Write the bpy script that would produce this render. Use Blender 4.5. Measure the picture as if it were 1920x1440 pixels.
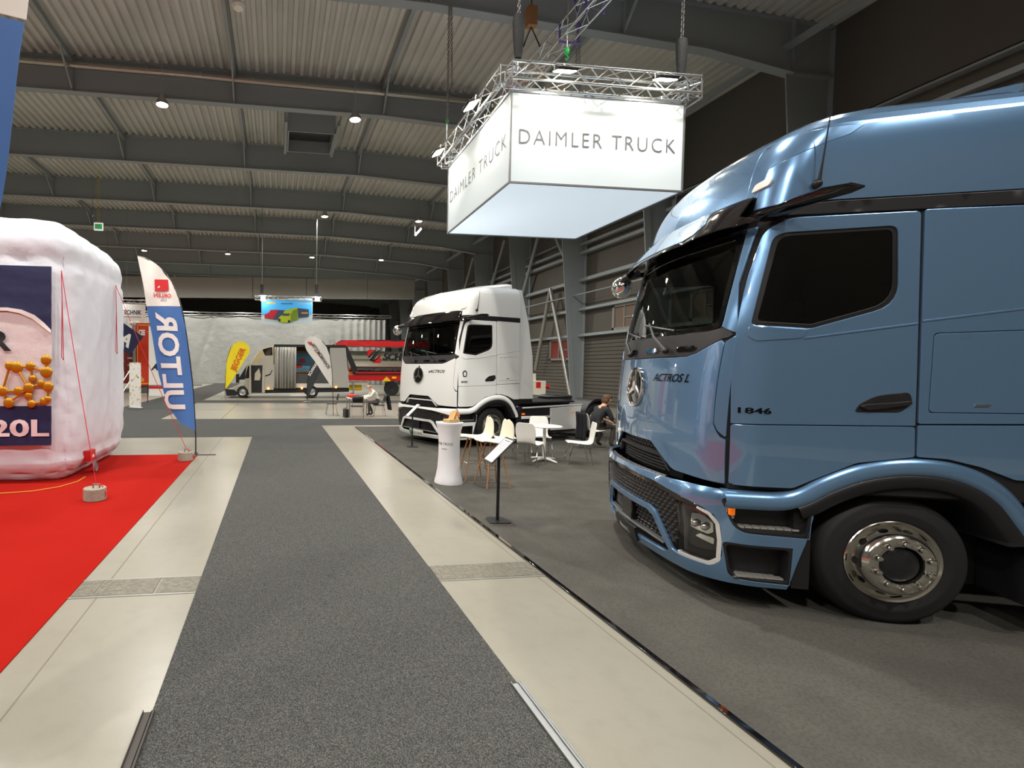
import bpy, bmesh, math, random
from mathutils import Vector, Matrix
from mathutils.geometry import delaunay_2d_cdt
for _o in list(bpy.data.objects): bpy.data.objects.remove(_o)
scene = bpy.context.scene
col = scene.collection
R = math.radians
# ------------------------------------------------------------------ camera
FPX, CX, CY, CAMH = 915.0, 640.0, 720.0, 1.9      # focal length and principal point in 1920x1440 pixels
YAW, PITCH, ROLL = R(7.47), R(1.88), R(0.60)
_c0 = Vector((math.sin(YAW), math.cos(YAW), 0)); _r0 = Vector((math.cos(YAW), -math.sin(YAW), 0)); _u0 = Vector((0, 0, 1))
FWD = _c0*math.cos(PITCH) - _u0*math.sin(PITCH)
_up = _u0*math.cos(PITCH) + _c0*math.sin(PITCH)
RGT = _r0*math.cos(ROLL) + _up*math.sin(ROLL)
UPV = _up*math.cos(ROLL) - _r0*math.sin(ROLL)
CAM = Vector((0, 0, CAMH))
cd = bpy.data.cameras.new('camera'); cam = bpy.data.objects.new('camera', cd); col.objects.link(cam)
m3 = Matrix((RGT, UPV, -FWD)).transposed()
cam.matrix_world = Matrix.Translation(CAM) @ m3.to_4x4()
cd.sensor_fit = 'HORIZONTAL'; cd.sensor_width = 36.0; cd.lens = FPX/1920*36.0
cd.shift_x = (960-CX)/1920.0; cd.shift_y = (CY-720)/1920.0
cd.clip_start = 0.05; cd.clip_end = 300
scene.camera = cam
# ------------------------------------------------------------------ world and exposure
w = bpy.data.worlds.new('world'); scene.world = w; w.use_nodes = True
w.node_tree.nodes['Background'].inputs[0].default_value = (1.0, 0.95, 0.88, 1)
w.node_tree.nodes['Background'].inputs[1].default_value = 0.02
vs = scene.view_settings
vs.view_transform = 'Standard'; vs.look = 'None'; vs.gamma = 1.0; vs.use_curve_mapping = False
vs.exposure = 0.28
LAMP_W = 1850.0          # watts of each high-bay lamp
FLOOD_W = 16.0          # watts of each floodlight on the hanging box
# ------------------------------------------------------------------ pixel -> place
def ray(px, py): return FWD + RGT*((px-CX)/FPX) - UPV*((py-CY)/FPX)
def gnd(px, py, z=0.0):
    d = ray(px, py); return CAM + d*((z-CAMH)/d.z)
def atY(px, py, Y):
    d = ray(px, py); return CAM + d*(Y/d.y)
def atX(px, py, X):
    d = ray(px, py); return CAM + d*(X/d.x)
# ------------------------------------------------------------------ materials
_mats = {}
def srgb(r, g, b):
    f = lambda c: (c/255/12.92) if c/255 <= 0.04045 else ((c/255+0.055)/1.055)**2.4
    return (f(r), f(g), f(b))
def mat(name, c=(.5,.5,.5), rough=.5, metal=0.0, coat=0.0, emit=None, estr=0.0, noise=None, bump=None, spec=.5, flake=None, trans=None):
    if name in _mats: return _mats[name]
    m = bpy.data.materials.new(name); m.use_nodes = True
    nt = m.node_tree; b = nt.nodes['Principled BSDF']
    b.inputs['Base Color'].default_value = (*c, 1); b.inputs['Roughness'].default_value = rough
    b.inputs['Metallic'].default_value = metal; b.inputs['Specular IOR Level'].default_value = spec
    if coat: b.inputs['Coat Weight'].default_value = coat; b.inputs['Coat Roughness'].default_value = .02
    if emit: b.inputs['Emission Color'].default_value = (*emit, 1); b.inputs['Emission Strength'].default_value = estr
    if trans: b.inputs['Transmission Weight'].default_value = trans
    tc = None
    if noise or bump: tc = nt.nodes.new('ShaderNodeTexCoord')
    if noise:                                  # list of (scale, amount, colour2, low, high)
        prev = None
        for (sc, amt, c2, lo, hi) in (noise if isinstance(noise, list) else [noise]):
            n = nt.nodes.new('ShaderNodeTexNoise'); n.inputs['Scale'].default_value = sc; n.inputs['Detail'].default_value = 4
            nt.links.new(tc.outputs['Object'], n.inputs['Vector'])
            mr = nt.nodes.new('ShaderNodeMapRange'); mr.inputs['From Min'].default_value = lo; mr.inputs['From Max'].default_value = hi
            mr.inputs['To Max'].default_value = amt
            nt.links.new(n.outputs['Fac'], mr.inputs['Value'])
            mx = nt.nodes.new('ShaderNodeMix'); mx.data_type = 'RGBA'
            nt.links.new(mr.outputs['Result'], mx.inputs[0])
            if prev is None: mx.inputs[6].default_value = (*c, 1)
            else: nt.links.new(prev, mx.inputs[6])
            mx.inputs[7].default_value = (*c2, 1); prev = mx.outputs[2]
        nt.links.new(prev, b.inputs['Base Color'])
    if bump:                                   # (scale, strength, distance)
        n = nt.nodes.new('ShaderNodeTexNoise'); n.inputs['Scale'].default_value = bump[0]; n.inputs['Detail'].default_value = 3
        nt.links.new(tc.outputs['Object'], n.inputs['Vector'])
        bp = nt.nodes.new('ShaderNodeBump'); bp.inputs['Strength'].default_value = bump[1]; bp.inputs['Distance'].default_value = bump[2]
        nt.links.new(n.outputs['Fac'], bp.inputs['Height']); nt.links.new(bp.outputs['Normal'], b.inputs['Normal'])
    _mats[name] = m
    return m
def glass(name, tint=(.6,.7,.65), ior=1.5, rough=0.0):
    if name in _mats: return _mats[name]
    m = bpy.data.materials.new(name); m.use_nodes = True; nt = m.node_tree
    nt.nodes.remove(nt.nodes['Principled BSDF'])
    t = nt.nodes.new('ShaderNodeBsdfTransparent'); t.inputs[0].default_value = (*tint, 1)
    g = nt.nodes.new('ShaderNodeBsdfGlossy'); g.inputs['Roughness'].default_value = rough
    f = nt.nodes.new('ShaderNodeFresnel'); f.inputs[0].default_value = ior
    mx = nt.nodes.new('ShaderNodeMixShader')
    nt.links.new(f.outputs[0], mx.inputs[0]); nt.links.new(t.outputs[0], mx.inputs[1]); nt.links.new(g.outputs[0], mx.inputs[2])
    nt.links.new(mx.outputs[0], nt.nodes['Material Output'].inputs[0])
    _mats[name] = m
    return m
K = {}
def setup_materials():
    K['steel_grey'] = mat('painted_steel_grey', srgb(150,157,160), .45)
    K['steel_light'] = mat('galvanised_steel', srgb(165,165,158), .35, .6)
    K['deck'] = mat('roof_sheet', srgb(206,206,200), .5, 0, noise=(.6,.35,srgb(172,172,166),.4,.7))
    K['wall'] = mat('wall_panel', srgb(92,88,80), .6, noise=(.5,.4,srgb(74,70,64),.4,.7))
    K['wall_up'] = mat('wall_panel_upper', srgb(98,95,90), .6)
    K['concrete'] = mat('polished_concrete', srgb(150,146,132), .30, 0, noise=[(.7,.5,srgb(134,130,116),.42,.7),(7,.25,srgb(120,116,104),.5,.8),(90,.3,srgb(104,100,92),.62,.75)], bump=(3,.05,.01))
    K['carpet'] = mat('grey_carpet', srgb(80,80,78), .95, noise=[(110,.8,srgb(48,48,47),.42,.58),(230,.6,srgb(148,148,144),.55,.66)], bump=(160,.6,.004), spec=.1)
    K['carpet_stand'] = mat('anthracite_carpet', srgb(88,86,80), .9, noise=[(2.2,.5,srgb(70,68,64),.42,.68),(60,.4,srgb(62,60,57),.45,.6)], spec=.15)
    K['carpet_red'] = mat('red_carpet', srgb(164,30,22), .95, noise=[(1.3,.5,srgb(152,23,17),.4,.7),(120,.35,srgb(134,16,12),.45,.6)], spec=.05)
    K['black'] = mat('black_plastic', srgb(30,30,32), .45)
    K['black_gloss'] = mat('gloss_black', srgb(14,14,16), .06, 0, .6)
    K['rubber'] = mat('tyre_rubber', srgb(26,26,26), .7, bump=(40,.2,.004))
    K['chrome'] = mat('chrome', srgb(225,225,222), .08, 1.0)
    K['alu'] = mat('polished_aluminium', srgb(226,224,216), .14, 1.0)
    K['alu_dull'] = mat('brushed_aluminium', srgb(186,188,188), .35, .9)
    K['white_pl'] = mat('white_plastic', srgb(238,236,228), .35)
    K['white_fab'] = mat('white_fabric', srgb(240,239,236), .75)
    K['dark_int'] = mat('dark_interior', srgb(34,33,32), .7)
    K['beige_int'] = mat('beige_interior', srgb(206,196,172), .6)
    K['glass'] = glass('windscreen_glass', (.78,.86,.83))
    K['glass_dark'] = glass('privacy_glass', (.10,.11,.10))
    K['lens'] = glass('clear_lens', (.85,.87,.88))
    K['orange'] = mat('amber_lens', srgb(240,110,20), .2, emit=srgb(255,120,20), estr=.4)
    K['red'] = mat('red_paint', srgb(200,24,24), .35)
    K['yellow'] = mat('yellow_paint', srgb(240,205,20), .4)
    K['wood'] = mat('beech_wood', srgb(178,128,84), .5, noise=(12,.5,srgb(150,102,62),.4,.65))
    K['paper'] = mat('white_paper', srgb(242,240,234), .7)
    K['ink'] = mat('print_black', srgb(30,30,34), .6)
    K['ink_grey'] = mat('print_grey', srgb(96,96,100), .6)
    K['navy'] = mat('navy_print', srgb(26,32,72), .7)
    K['chain'] = mat('chain_steel', srgb(150,150,148), .35, .8)
    K['rope_red'] = mat('red_rope', srgb(200,34,56), .8)
    K['stone'] = mat('concrete_weight', srgb(164,158,142), .85, noise=(30,.5,srgb(134,128,112),.4,.7), bump=(60,.3,.004))
setup_materials()
# ------------------------------------------------------------------ mesh building
def tag(o, label=None, cat=None, group=None, kind=None):
    if label: o['label'] = label
    if cat: o['category'] = cat
    if group: o['group'] = group
    if kind: o['kind'] = kind
    return o
def empty(name, loc=(0,0,0), rz=0.0, label=None, cat=None, group=None, parent=None):
    o = bpy.data.objects.new(name, None); col.objects.link(o); o.empty_display_size = .1
    o.location = loc; o.rotation_euler = (0, 0, rz)
    if parent: o.parent = parent
    return tag(o, label, cat, group)
class MB:
    def __init__(s): s.v = []; s.f = []; s.mi = []
    def add(s, vs, fs, mi=0):
        n = len(s.v); s.v.extend(Vector(p) for p in vs); s.f.extend([tuple(i+n for i in f) for f in fs]); s.mi.extend([mi]*len(fs)); return s
    def box(s, lo, hi, mi=0, M=None):
        x0,y0,z0 = lo; x1,y1,z1 = hi
        vs = [(x0,y0,z0),(x1,y0,z0),(x1,y1,z0),(x0,y1,z0),(x0,y0,z1),(x1,y0,z1),(x1,y1,z1),(x0,y1,z1)]
        if M: vs = [M @ Vector(p) for p in vs]
        return s.add(vs, [(0,3,2,1),(4,5,6,7),(0,1,5,4),(1,2,6,5),(2,3,7,6),(3,0,4,7)], mi)
    def bar(s, p0, p1, w, h, mi=0, up=(0,0,1)):          # rectangular bar between two points
        p0 = Vector(p0); p1 = Vector(p1); d = (p1-p0); L = d.length; d = d/L; u = Vector(up)
        if abs(d.dot(u)) > .98: u = Vector((1,0,0))
        a = d.cross(u).normalized(); b = a.cross(d).normalized()
        M = Matrix((d, a, b)).transposed().to_4x4(); M.translation = p0
        return s.box((0,-w/2,-h/2), (L,w/2,h/2), mi, M)
    def cyl(s, p0, p1, r0, r1=None, n=12, mi=0, caps=True):
        return s.tube([p0, p1], [r0, r0 if r1 is None else r1], n, mi, caps)
    def tube(s, pts, r, n=8, mi=0, caps=True, closed=False):
        pts = [Vector(p) for p in pts]; m = len(pts)
        rr = r if isinstance(r, (list, tuple)) else [r]*m
        vs = []; prev = None
        for i, p in enumerate(pts):
            if closed: d = pts[(i+1) % m]-pts[i-1]
            else: d = pts[min(i+1, m-1)]-pts[max(i-1, 0)]
            d.normalize()
            if prev is None:
                a = d.cross(Vector((0,0,1)))
                if a.length < .05: a = d.cross(Vector((1,0,0)))
            else: a = prev - d*prev.dot(d)
            a.normalize(); prev = a; b = d.cross(a)
            for k in range(n):
                t = 2*math.pi*k/n; vs.append(p + a*(rr[i]*math.cos(t)) + b*(rr[i]*math.sin(t)))
        fs = []
        for i in range(m if closed else m-1):
            j = (i+1) % m
            for k in range(n):
                l = (k+1) % n; fs.append((i*n+k, i*n+l, j*n+l, j*n+k))
        if caps and not closed:
            fs.append(tuple(range(n-1, -1, -1))); fs.append(tuple(range((m-1)*n, m*n)))
        return s.add(vs, fs, mi)
    def lathe(s, prof, n=24, mi=0, M=None, ang=2*math.pi):   # profile of (r, z) about z
        vs = []; full = abs(ang-2*math.pi) < 1e-6; cnt = n if full else n+1
        for (r, z) in prof:
            for k in range(cnt):
                t = ang*k/n; vs.append(Vector((r*math.cos(t), r*math.sin(t), z)))
        if M: vs = [M @ p for p in vs]
        fs = []
        for i in range(len(prof)-1):
            for k in range(n):
                l = (k+1) % cnt; fs.append((i*cnt+k, i*cnt+l, (i+1)*cnt+l, (i+1)*cnt+k))
        return s.add(vs, fs, mi)
    def ball(s, c, r, mi=0, nu=14, nv=9):
        rx, ry, rz = r if isinstance(r, (tuple, list)) else (r, r, r)
        vs = [(c[0], c[1], c[2]-rz)]
        for j in range(1, nv):
            f = -math.pi/2+math.pi*j/nv
            for k in range(nu):
                t = 2*math.pi*k/nu; vs.append((c[0]+rx*math.cos(f)*math.cos(t), c[1]+ry*math.cos(f)*math.sin(t), c[2]+rz*math.sin(f)))
        vs.append((c[0], c[1], c[2]+rz)); fs = []
        for k in range(nu):
            l = (k+1) % nu; fs.append((0, 1+l, 1+k)); e = len(vs)-1; b = 1+(nv-2)*nu; fs.append((e, b+k, b+l))
            for j in range(nv-2): a = 1+j*nu; fs.append((a+k, a+l, a+nu+l, a+nu+k))
        return s.add(vs, fs, mi)
    def prism(s, poly, fn, d0, d1, mi=0):     # poly of 2d points (CCW towards +depth), fn(u, v, depth) -> point
        n = len(poly); vs = [fn(u, v, d0) for u, v in poly]+[fn(u, v, d1) for u, v in poly]
        fs = [tuple(range(n-1, -1, -1)), tuple(range(n, 2*n))]+[(i, (i+1) % n, n+(i+1) % n, n+i) for i in range(n)]
        return s.add(vs, fs, mi)
    def grid(s, fn, us, vs_, mi=0):
        n = len(us); pts = [fn(u, v) for v in vs_ for u in us]
        return s.add(pts, [(j*n+i, j*n+i+1, (j+1)*n+i+1, (j+1)*n+i) for j in range(len(vs_)-1) for i in range(n-1)], mi)
    def join(s, o, M=None, mi=None):
        n = len(s.v); s.v.extend((M @ p if M else p) for p in o.v); s.f.extend(tuple(i+n for i in f) for f in o.f)
        s.mi.extend(o.mi if mi is None else [mi]*len(o.f)); return s
    def mesh(s, name, mats, sharp=35, smooth=True):
        me = bpy.data.meshes.new(name); me.from_pydata([tuple(p) for p in s.v], [], s.f)
        for m in (mats if isinstance(mats, (list, tuple)) else [mats]): me.materials.append(m)
        me.polygons.foreach_set('material_index', s.mi)
        if smooth:
            me.polygons.foreach_set('use_smooth', [True]*len(me.polygons)); me.set_sharp_from_angle(angle=R(sharp))
        me.update(); return me
    def build(s, name, mats, parent=None, sharp=35, smooth=True, bevel=0, solid=0):
        o = bpy.data.objects.new(name, s.mesh(name, mats, sharp, smooth)); col.objects.link(o)
        if parent: o.parent = parent
        if solid:
            md = o.modifiers.new('solid', 'SOLIDIFY'); md.thickness = solid; md.offset = 0
        if bevel:
            md = o.modifiers.new('bevel', 'BEVEL'); md.width = bevel; md.segments = 2; md.limit_method = 'ANGLE'; md.angle_limit = R(40)
        return o
def copy_tree(o, parent=None):
    c = o.copy(); col.objects.link(c); c.parent = parent
    for ch in list(o.children): copy_tree(ch, c)
    return c
def rounded(poly, r, n=5):
    out = []; m = len(poly)
    for i in range(m):
        p = Vector(poly[i][:2]); a = Vector(poly[i-1][:2]); b = Vector(poly[(i+1) % m][:2])
        rr = poly[i][2] if len(poly[i]) > 2 else r
        da = (a-p); db = (b-p); la = da.length; lb = db.length
        if la < 1e-6 or lb < 1e-6: continue
        da /= la; db /= lb
        t = min(rr, la*.45, lb*.45)
        if t < 1e-5: out.append((p.x, p.y)); continue
        p0 = p+da*t; p1 = p+db*t
        for k in range(n+1):
            u = k/n; q = p0*(1-u)**2+p*2*u*(1-u)+p1*u*u; out.append((q.x, q.y))
    return out
def inpoly(x, y, poly):
    c = False; n = len(poly); j = n-1
    for i in range(n):
        xi, yi = poly[i]; xj, yj = poly[j]
        if (yi > y) != (yj > y) and x < (xj-xi)*(y-yi)/(yj-yi)+xi: c = not c
        j = i
    return c
def area2(poly): return sum(poly[i-1][0]*poly[i][1]-poly[i][0]*poly[i-1][1] for i in range(len(poly)))
def densify(poly, res):
    out = []
    for i in range(len(poly)):
        a = poly[i]; b = poly[(i+1) % len(poly)]; L = math.hypot(b[0]-a[0], b[1]-a[1]); n = max(1, int(math.ceil(L/res)))
        for k in range(n): t = k/n; out.append((a[0]+(b[0]-a[0])*t, a[1]+(b[1]-a[1])*t))
    return out
def patch(mb, surf, outer, holes=(), res=.06, thick=.02, edge=.004, off=0.0, mi=0):
    """A curved sheet cut to an outline: surf(s, z, off) is the skin, outer/holes are outlines in (s, z)."""
    if area2(outer) < 0: outer = outer[::-1]
    holes = [h[::-1] if area2(h) > 0 else h for h in holes]
    loops = [densify(outer, res)]+[densify(h, res) for h in holes]
    pts = []; edges = []
    for lp in loops:
        b = len(pts); pts.extend(lp); edges.extend((b+i, b+(i+1) % len(lp)) for i in range(len(lp)))
    nb = len(pts)
    xs = [p[0] for p in outer]; ys = [p[1] for p in outer]
    cell = {}
    for p in pts: cell.setdefault((int(p[0]//res), int(p[1]//res)), []).append(p)
    y = min(ys)+res*.5
    while y < max(ys):
        x = min(xs)+res*.5
        while x < max(xs):
            if inpoly(x, y, loops[0]) and not any(inpoly(x, y, h) for h in loops[1:]):
                cx = int(x//res); cy = int(y//res); ok = True
                for i in (-1, 0, 1):
                    for j in (-1, 0, 1):
                        for q in cell.get((cx+i, cy+j), ()):
                            if (q[0]-x)**2+(q[1]-y)**2 < (.42*res)**2: ok = False
                if ok: pts.append((x, y))
            x += res
        y += res
    vo, eo, fo, *_ = delaunay_2d_cdt([Vector(p) for p in pts], edges, [], 0, 1e-7)
    fs = []
    for f in fo:
        gx = sum(vo[i].x for i in f)/len(f); gy = sum(vo[i].y for i in f)/len(f)
        if inpoly(gx, gy, loops[0]) and not any(inpoly(gx, gy, h) for h in loops[1:]): fs.append(tuple(f))
    mb.add([surf(p.x, p.y, off) for p in vo], fs, mi)
    for lp in loops:
        n = len(lp); rings = [[], [], [], []]
        for i in range(n):
            a = Vector(lp[i-1]); b = Vector(lp[(i+1) % n]); d = b-a
            d = d.normalized() if d.length > 1e-9 else Vector((1, 0)); nx, ny = d.y, -d.x
            p = lp[i]
            for k, (e, h) in enumerate(((0, 0), (.7*edge, -.3*edge), (edge, -edge), (edge, -thick))):
                rings[k].append(surf(p[0]+nx*e, p[1]+ny*e, off+h))
        vs = [q for r_ in rings for q in r_]
        fs = [(k*n+i, k*n+n+i, k*n+n+(i+1) % n, k*n+(i+1) % n) for k in range(3) for i in range(n)]
        mb.add(vs, fs, mi)
    return mb
_txt = {}
def text_geo(body, spacing=1.0, shear=0.0, bold=0.0, sub=0):
    """Letters as flat 2-d geometry normalised to cap height 1: (verts, faces, width)."""
    key = (body, spacing, shear, bold, sub)
    if key in _txt: return _txt[key]
    cu = bpy.data.curves.new('t', 'FONT'); cu.body = body; cu.space_character = spacing; cu.shear = shear; cu.offset = bold
    cu.resolution_u = 3; cu.fill_mode = 'BOTH'
    o = bpy.data.objects.new('t', cu); col.objects.link(o)
    dg = bpy.context.evaluated_depsgraph_get(); me = o.evaluated_get(dg).to_mesh()
    vs = [v.co.copy() for v in me.vertices]; fs = [tuple(p.vertices) for p in me.polygons]
    o.evaluated_get(dg).to_mesh_clear(); bpy.data.objects.remove(o); bpy.data.curves.remove(cu)
    x0 = min(v.x for v in vs); x1 = max(v.x for v in vs); capref = .729
    vs = [((v.x-x0)/capref, v.y/capref) for v in vs]
    if sub:                                    # cut long edges so that the letters can follow a curved cloth
        bm = bmesh.new(); bv = [bm.verts.new((a, b, 0)) for a, b in vs]
        for f in fs:
            try: bm.faces.new([bv[i] for i in f])
            except ValueError: pass
        bmesh.ops.triangulate(bm, faces=bm.faces[:])
        for _ in range(5):
            le = [e for e in bm.edges if e.calc_length() > sub]
            if not le: break
            bmesh.ops.subdivide_edges(bm, edges=le, cuts=1); bmesh.ops.triangulate(bm, faces=[f for f in bm.faces if len(f.verts) > 3])
        bm.verts.index_update(); vs = [(v.co.x, v.co.y) for v in bm.verts]; fs = [tuple(v.index for v in f.verts) for f in bm.faces]; bm.free()
    _txt[key] = (vs, fs, (x1-x0)/capref); return _txt[key]
def add_text(mb, body, fn, height=None, width=None, cx=0, cy=0, spacing=1.0, shear=0.0, bold=0.0, mi=0, align='C', flip=False, hscale=1.0, sub=0):
    """fn(u, v) -> point; centred on (cx, cy); text gets its size from height and/or width."""
    vs, fs, w = text_geo(body, spacing, shear, bold, sub)
    if height is None: height = width/(w*hscale)
    sx = width/w if width else height*hscale
    W = w*sx; ox = cx-W/2 if align == 'C' else cx
    P = [fn(ox+x*sx, cy-height/2+y*height) for x, y in vs]
    mb.add(P, [f[::-1] if flip else f for f in fs], mi); return W
def add_letters(parent, name, mt, body, fn, **kw):
    """Every letter of a line as a part of its own."""
    vs, fs, w = text_geo(body, kw.get('spacing',1.0), kw.get('shear',0.0), kw.get('bold',0.0))
    par = list(range(len(vs)))
    def find(i):
        while par[i] != i: par[i] = par[par[i]]; i = par[i]
        return i
    for f in fs:
        for i in f[1:]: par[find(i)] = find(f[0])
    grp = {}
    for f in fs: grp.setdefault(find(f[0]), []).append(f)
    tmp = MB(); add_text(tmp, body, fn, **kw)
    flip = kw.get('flip')
    for r_, ff in grp.items():
        used = sorted({i for f in ff for i in f}); ix = {i: k for k, i in enumerate(used)}
        m = MB(); m.add([tmp.v[i] for i in used], [tuple(ix[i] for i in (f[::-1] if flip else f)) for f in ff]); m.build(name, mt, parent)
# ================================================================== the hall
XL, XR, YB, YF = -24.0, 17.0, -9.0, 84.0
RIDGE, SLOPE = 4.1, .045
def deckz(x, z=13.15): return z if x <= RIDGE else z-(x-RIDGE)*SLOPE
FRAMES = [1.3, 7.35, 13.4, 19.4, 25.45, 31.5, 37.4, 43.5, 49.5, 55.6, 61.6, 67.6, 73.6]
def build_hall():
    m = MB(); m.box((XL, YB, -.2), (XR, YF, 0))
    tag(m.build('floor', K['concrete']), 'pale polished concrete hall floor with fine joints', kind='structure')
    fl = bpy.data.objects['floor']
    # saw-cut joints in the slab
    jm = mat('joint_sealant', srgb(120,114,100), .8)
    for (x0, x1, y0, y1) in [(-1.46,-1.45,-3,4.16),(-1.46,-1.45,4.48,13.4),(2.38,2.388,-3,4.2),(2.38,2.388,4.53,15.4),(-4,12,21.9,21.93),(-2.03,-2.0,18.1,25.9),(1.5,2.4,1.93,1.94)]:
        MB().box((x0,y0,0),(x1,y1,.0012)).build('floor_joint', jm, fl)
    # drain channel with chequer-plate covers
    dm = mat('chequer_plate', srgb(130,126,112), .45, .3, noise=(25,.6,srgb(96,92,82),.4,.62), bump=(28,.7,.01))
    xs = [-1.68,-1.42,-.98,-.66]; 
    for x0, x1 in [(-1.67,-1.5),(-1.49,-1.02),(-1.005,-.675),(1.455,1.62),(1.63,2.14),(2.15,2.47)]:
        o = MB().box((x0,4.185,0),(x1,4.485,.006)).build('drain_cover', dm, fl, bevel=.003)
    for y in (4.165, 4.495):
        MB().box((-1.68,y-.012,0),(-.67,y+.012,.005)).build('drain_frame', K['steel_light'], fl)
        MB().box((1.45,y-.012,0),(2.48,y+.012,.005)).build('drain_frame', K['steel_light'], fl)
    # ceiling: trapezoidal roof sheets
    m = MB(); p = .335; prof = []
    x = XL
    while x < XR-.01:
        for (dx, dz) in ((0,0),(.125,0),(.165,.12),(.295,.12)): prof.append((x+dx, deckz(x+dx)+dz))
        x += p
    vs = []
    for (x, z) in prof: vs += [(x, YB, z), (x, YF, z)]
    m.add(vs, [(2*i, 2*i+1, 2*i+3, 2*i+2) for i in range(len(prof)-1)])
    tag(m.build('ceiling', K['deck'], sharp=10), 'pale trapezoidal steel roof sheets', kind='structure')
    m = MB(); m.box((XL, YB, 13.5), (XR, YF, 13.6)); m.build('roof_top', K['wall_up'], bpy.data.objects['ceiling'])
    # walls
    m = MB()
    m.box((XR, YB, 0), (XR+.2, YF, 13.6)); m.box((XR-.05, YB, 9.6), (XR, YF, 12.6), 1)
    z = .15
    while z < 3.75:
        m.box((XR-.035, YB, z), (XR, YF, z+.15)); z += .2
    tag(m.build('wall_right', [K['wall'], K['wall_up']]), 'dark grey panel side wall of the hall', kind='structure')
    MBx = lambda n, lo, hi, k: tag(MB().box(lo, hi).build(n, K[k]), kind='structure')
    MBx('wall_left', (XL-.2, YB, 0), (XL, YF, 13.6), 'wall'); MBx('wall_back', (XL, YB-.2, 0), (XR, YB, 13.6), 'wall')
    MBx('wall_front', (XL, YF, 0), (XR, YF+.2, 13.6), 'wall_up')
    # girts on the side wall
    wr = bpy.data.objects['wall_right']
    for (z, h) in ((3.86,.14),(5.3,.14),(6.92,.18),(8.42,.16),(8.88,.14),(9.4,.05)):
        MB().box((16.66, YB, z-h/2), (16.95, YF, z+h/2)).build('girt', K['steel_grey'], wr)
    MB().tube([(16.3, YB, 6.05), (16.3, YF, 6.05)], .035, 8).build('sprinkler_pipe', K['steel_grey'], wr)
    for n, (y0, y1, z0, z1) in enumerate(((20.6,22.9,3.95,5.22),(25.9,28.6,2.5,3.8),(16.2,18.2,3.95,5.22))):
        t = empty('window_%d' % (n+1), (16.9, y0, z0)); tag(t, kind='structure')
        f = MB(); d = y1-y0; h = z1-z0
        for lo, hi in (((-.06,0,0),(.02,d,.12)),((-.06,0,h-.12),(.02,d,h)),((-.06,0,0),(.02,.14,h)),((-.06,d-.14,0),(.02,d,h)),((-.05,.62*d,0),(.02,.62*d+.06,h)),((-.05,.14,.45*h),(.02,.62*d,.45*h+.05))): f.box(lo, hi)
        f.build('window_frame', K['steel_light'], t)
        MB().box((.0,.1,.1),(.02,d-.1,h-.1)).build('pane', mat('window_red' if n == 1 else 'window_dim', srgb(124,56,48) if n == 1 else srgb(120,104,92), .2), t)
    # steel portal frames
    for i, Y in enumerate(FRAMES):
        t = empty('portal_frame', (0, Y, 0)); tag(t, kind='structure')
        xs = [XL, RIDGE, 12.6, 15.55]; zb = [11.9, 11.9, 11.48, 11.05]
        m = MB()
        for a in range(3):
            x0, x1 = xs[a], xs[a+1]
            m.add([(x0,-.01,zb[a]),(x1,-.01,zb[a+1]),(x1,-.01,deckz(x1)),(x0,-.01,deckz(x0)),(x0,.01,zb[a]),(x1,.01,zb[a+1]),(x1,.01,deckz(x1)),(x0,.01,deckz(x0))], [(0,1,2,3),(7,6,5,4)])
            m.bar((x0,0,zb[a]), (x1,0,zb[a+1]), .3, .03); m.bar((x0,0,deckz(x0)-.02), (x1,0,deckz(x1)-.02), .3, .03)
        m.bar((15.55,0,deckz(15.55)-.02),(17,0,deckz(17)-.02),.3,.03)
        m.build('rafter', K['steel_grey'], t, smooth=False)
        m = MB()
        for x in (-19.1,-13.3,-7.5,-1.7,4.1,9.9,15.55):
            zz = 11.9 if x <= RIDGE else 11.9-(x-RIDGE)*.048
            if x > 15: zz = 11.05
            m.box((x-.015,-.14,zz),(x+.015,.14,deckz(x)-.03))
            if x < 15: m.bar((x,-.05,zz+.05),(x,-1.15,12.95),.06,.06); m.bar((x,.05,zz+.05),(x,1.15,12.95),.06,.06)
        m.build('stiffener', K['steel_grey'], t, smooth=False)
        m = MB()                                   # tapered column
        m.add([(15.55,0,11.05),(16.5,0,0),(16.98,0,0),(16.98,0,deckz(17)),(15.55,0,deckz(15.55))], [(0,1,2,3,4)])
        m.bar((15.55,0,11.05),(16.5,0,0),.3,.04,up=(0,1,0)); m.bar((15.55,0,11.05),(15.55,0,deckz(15.55)),.3,.04,up=(0,1,0))
        m.box((16.94,-.15,0),(16.99,.15,12.5)); m.box((15.55,-.14,11.0),(16.95,.14,11.05))
        m.bar((15.6,0,11.1),(16.9,0,12.3),.2,.03,up=(0,1,0))
        m.build('column', K['steel_grey'], t, smooth=False)
    # longitudinal struts under the roof
    for x in (-19.1,-13.3,-7.5,-1.7,4.1,9.9):
        z = deckz(x)-.14
        tag(MB().box((x-.07, YB, z-.1), (x+.07, YF, z+.1)).build('roof_strut', K['steel_grey']), kind='structure')
    tag(MB().box((15.2, YB, 11.7),(15.36, YF, 11.86)).build('eaves_strut', K['steel_grey']), kind='structure')
    # wall bracing tubes
    for (y0, z0, y1, z1) in ((29.5,1.9,28.0,6.85),(25.7,.5,28.0,6.85),(31.4,7.0,29.0,11.4),(25.6,7.0,28.6,11.4),(37.3,7,34.2,11.4),(43.4,7,40,11.4)):
        tag(MB().tube([(16.45,y0,z0),(16.45,y1,z1)], .11, 12).build('brace_tube', K['steel_light'] if z0 < 5 else K['steel_grey']), kind='structure')
    # smoke vent between two rafters
    hm = mat('vent_dark', srgb(52,58,60), .4)
    t = empty('roof_vent', (1.45, 23.0, 12.3), label='dark square smoke vent in the roof sheets', cat='vent')
    m = MB()
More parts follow.
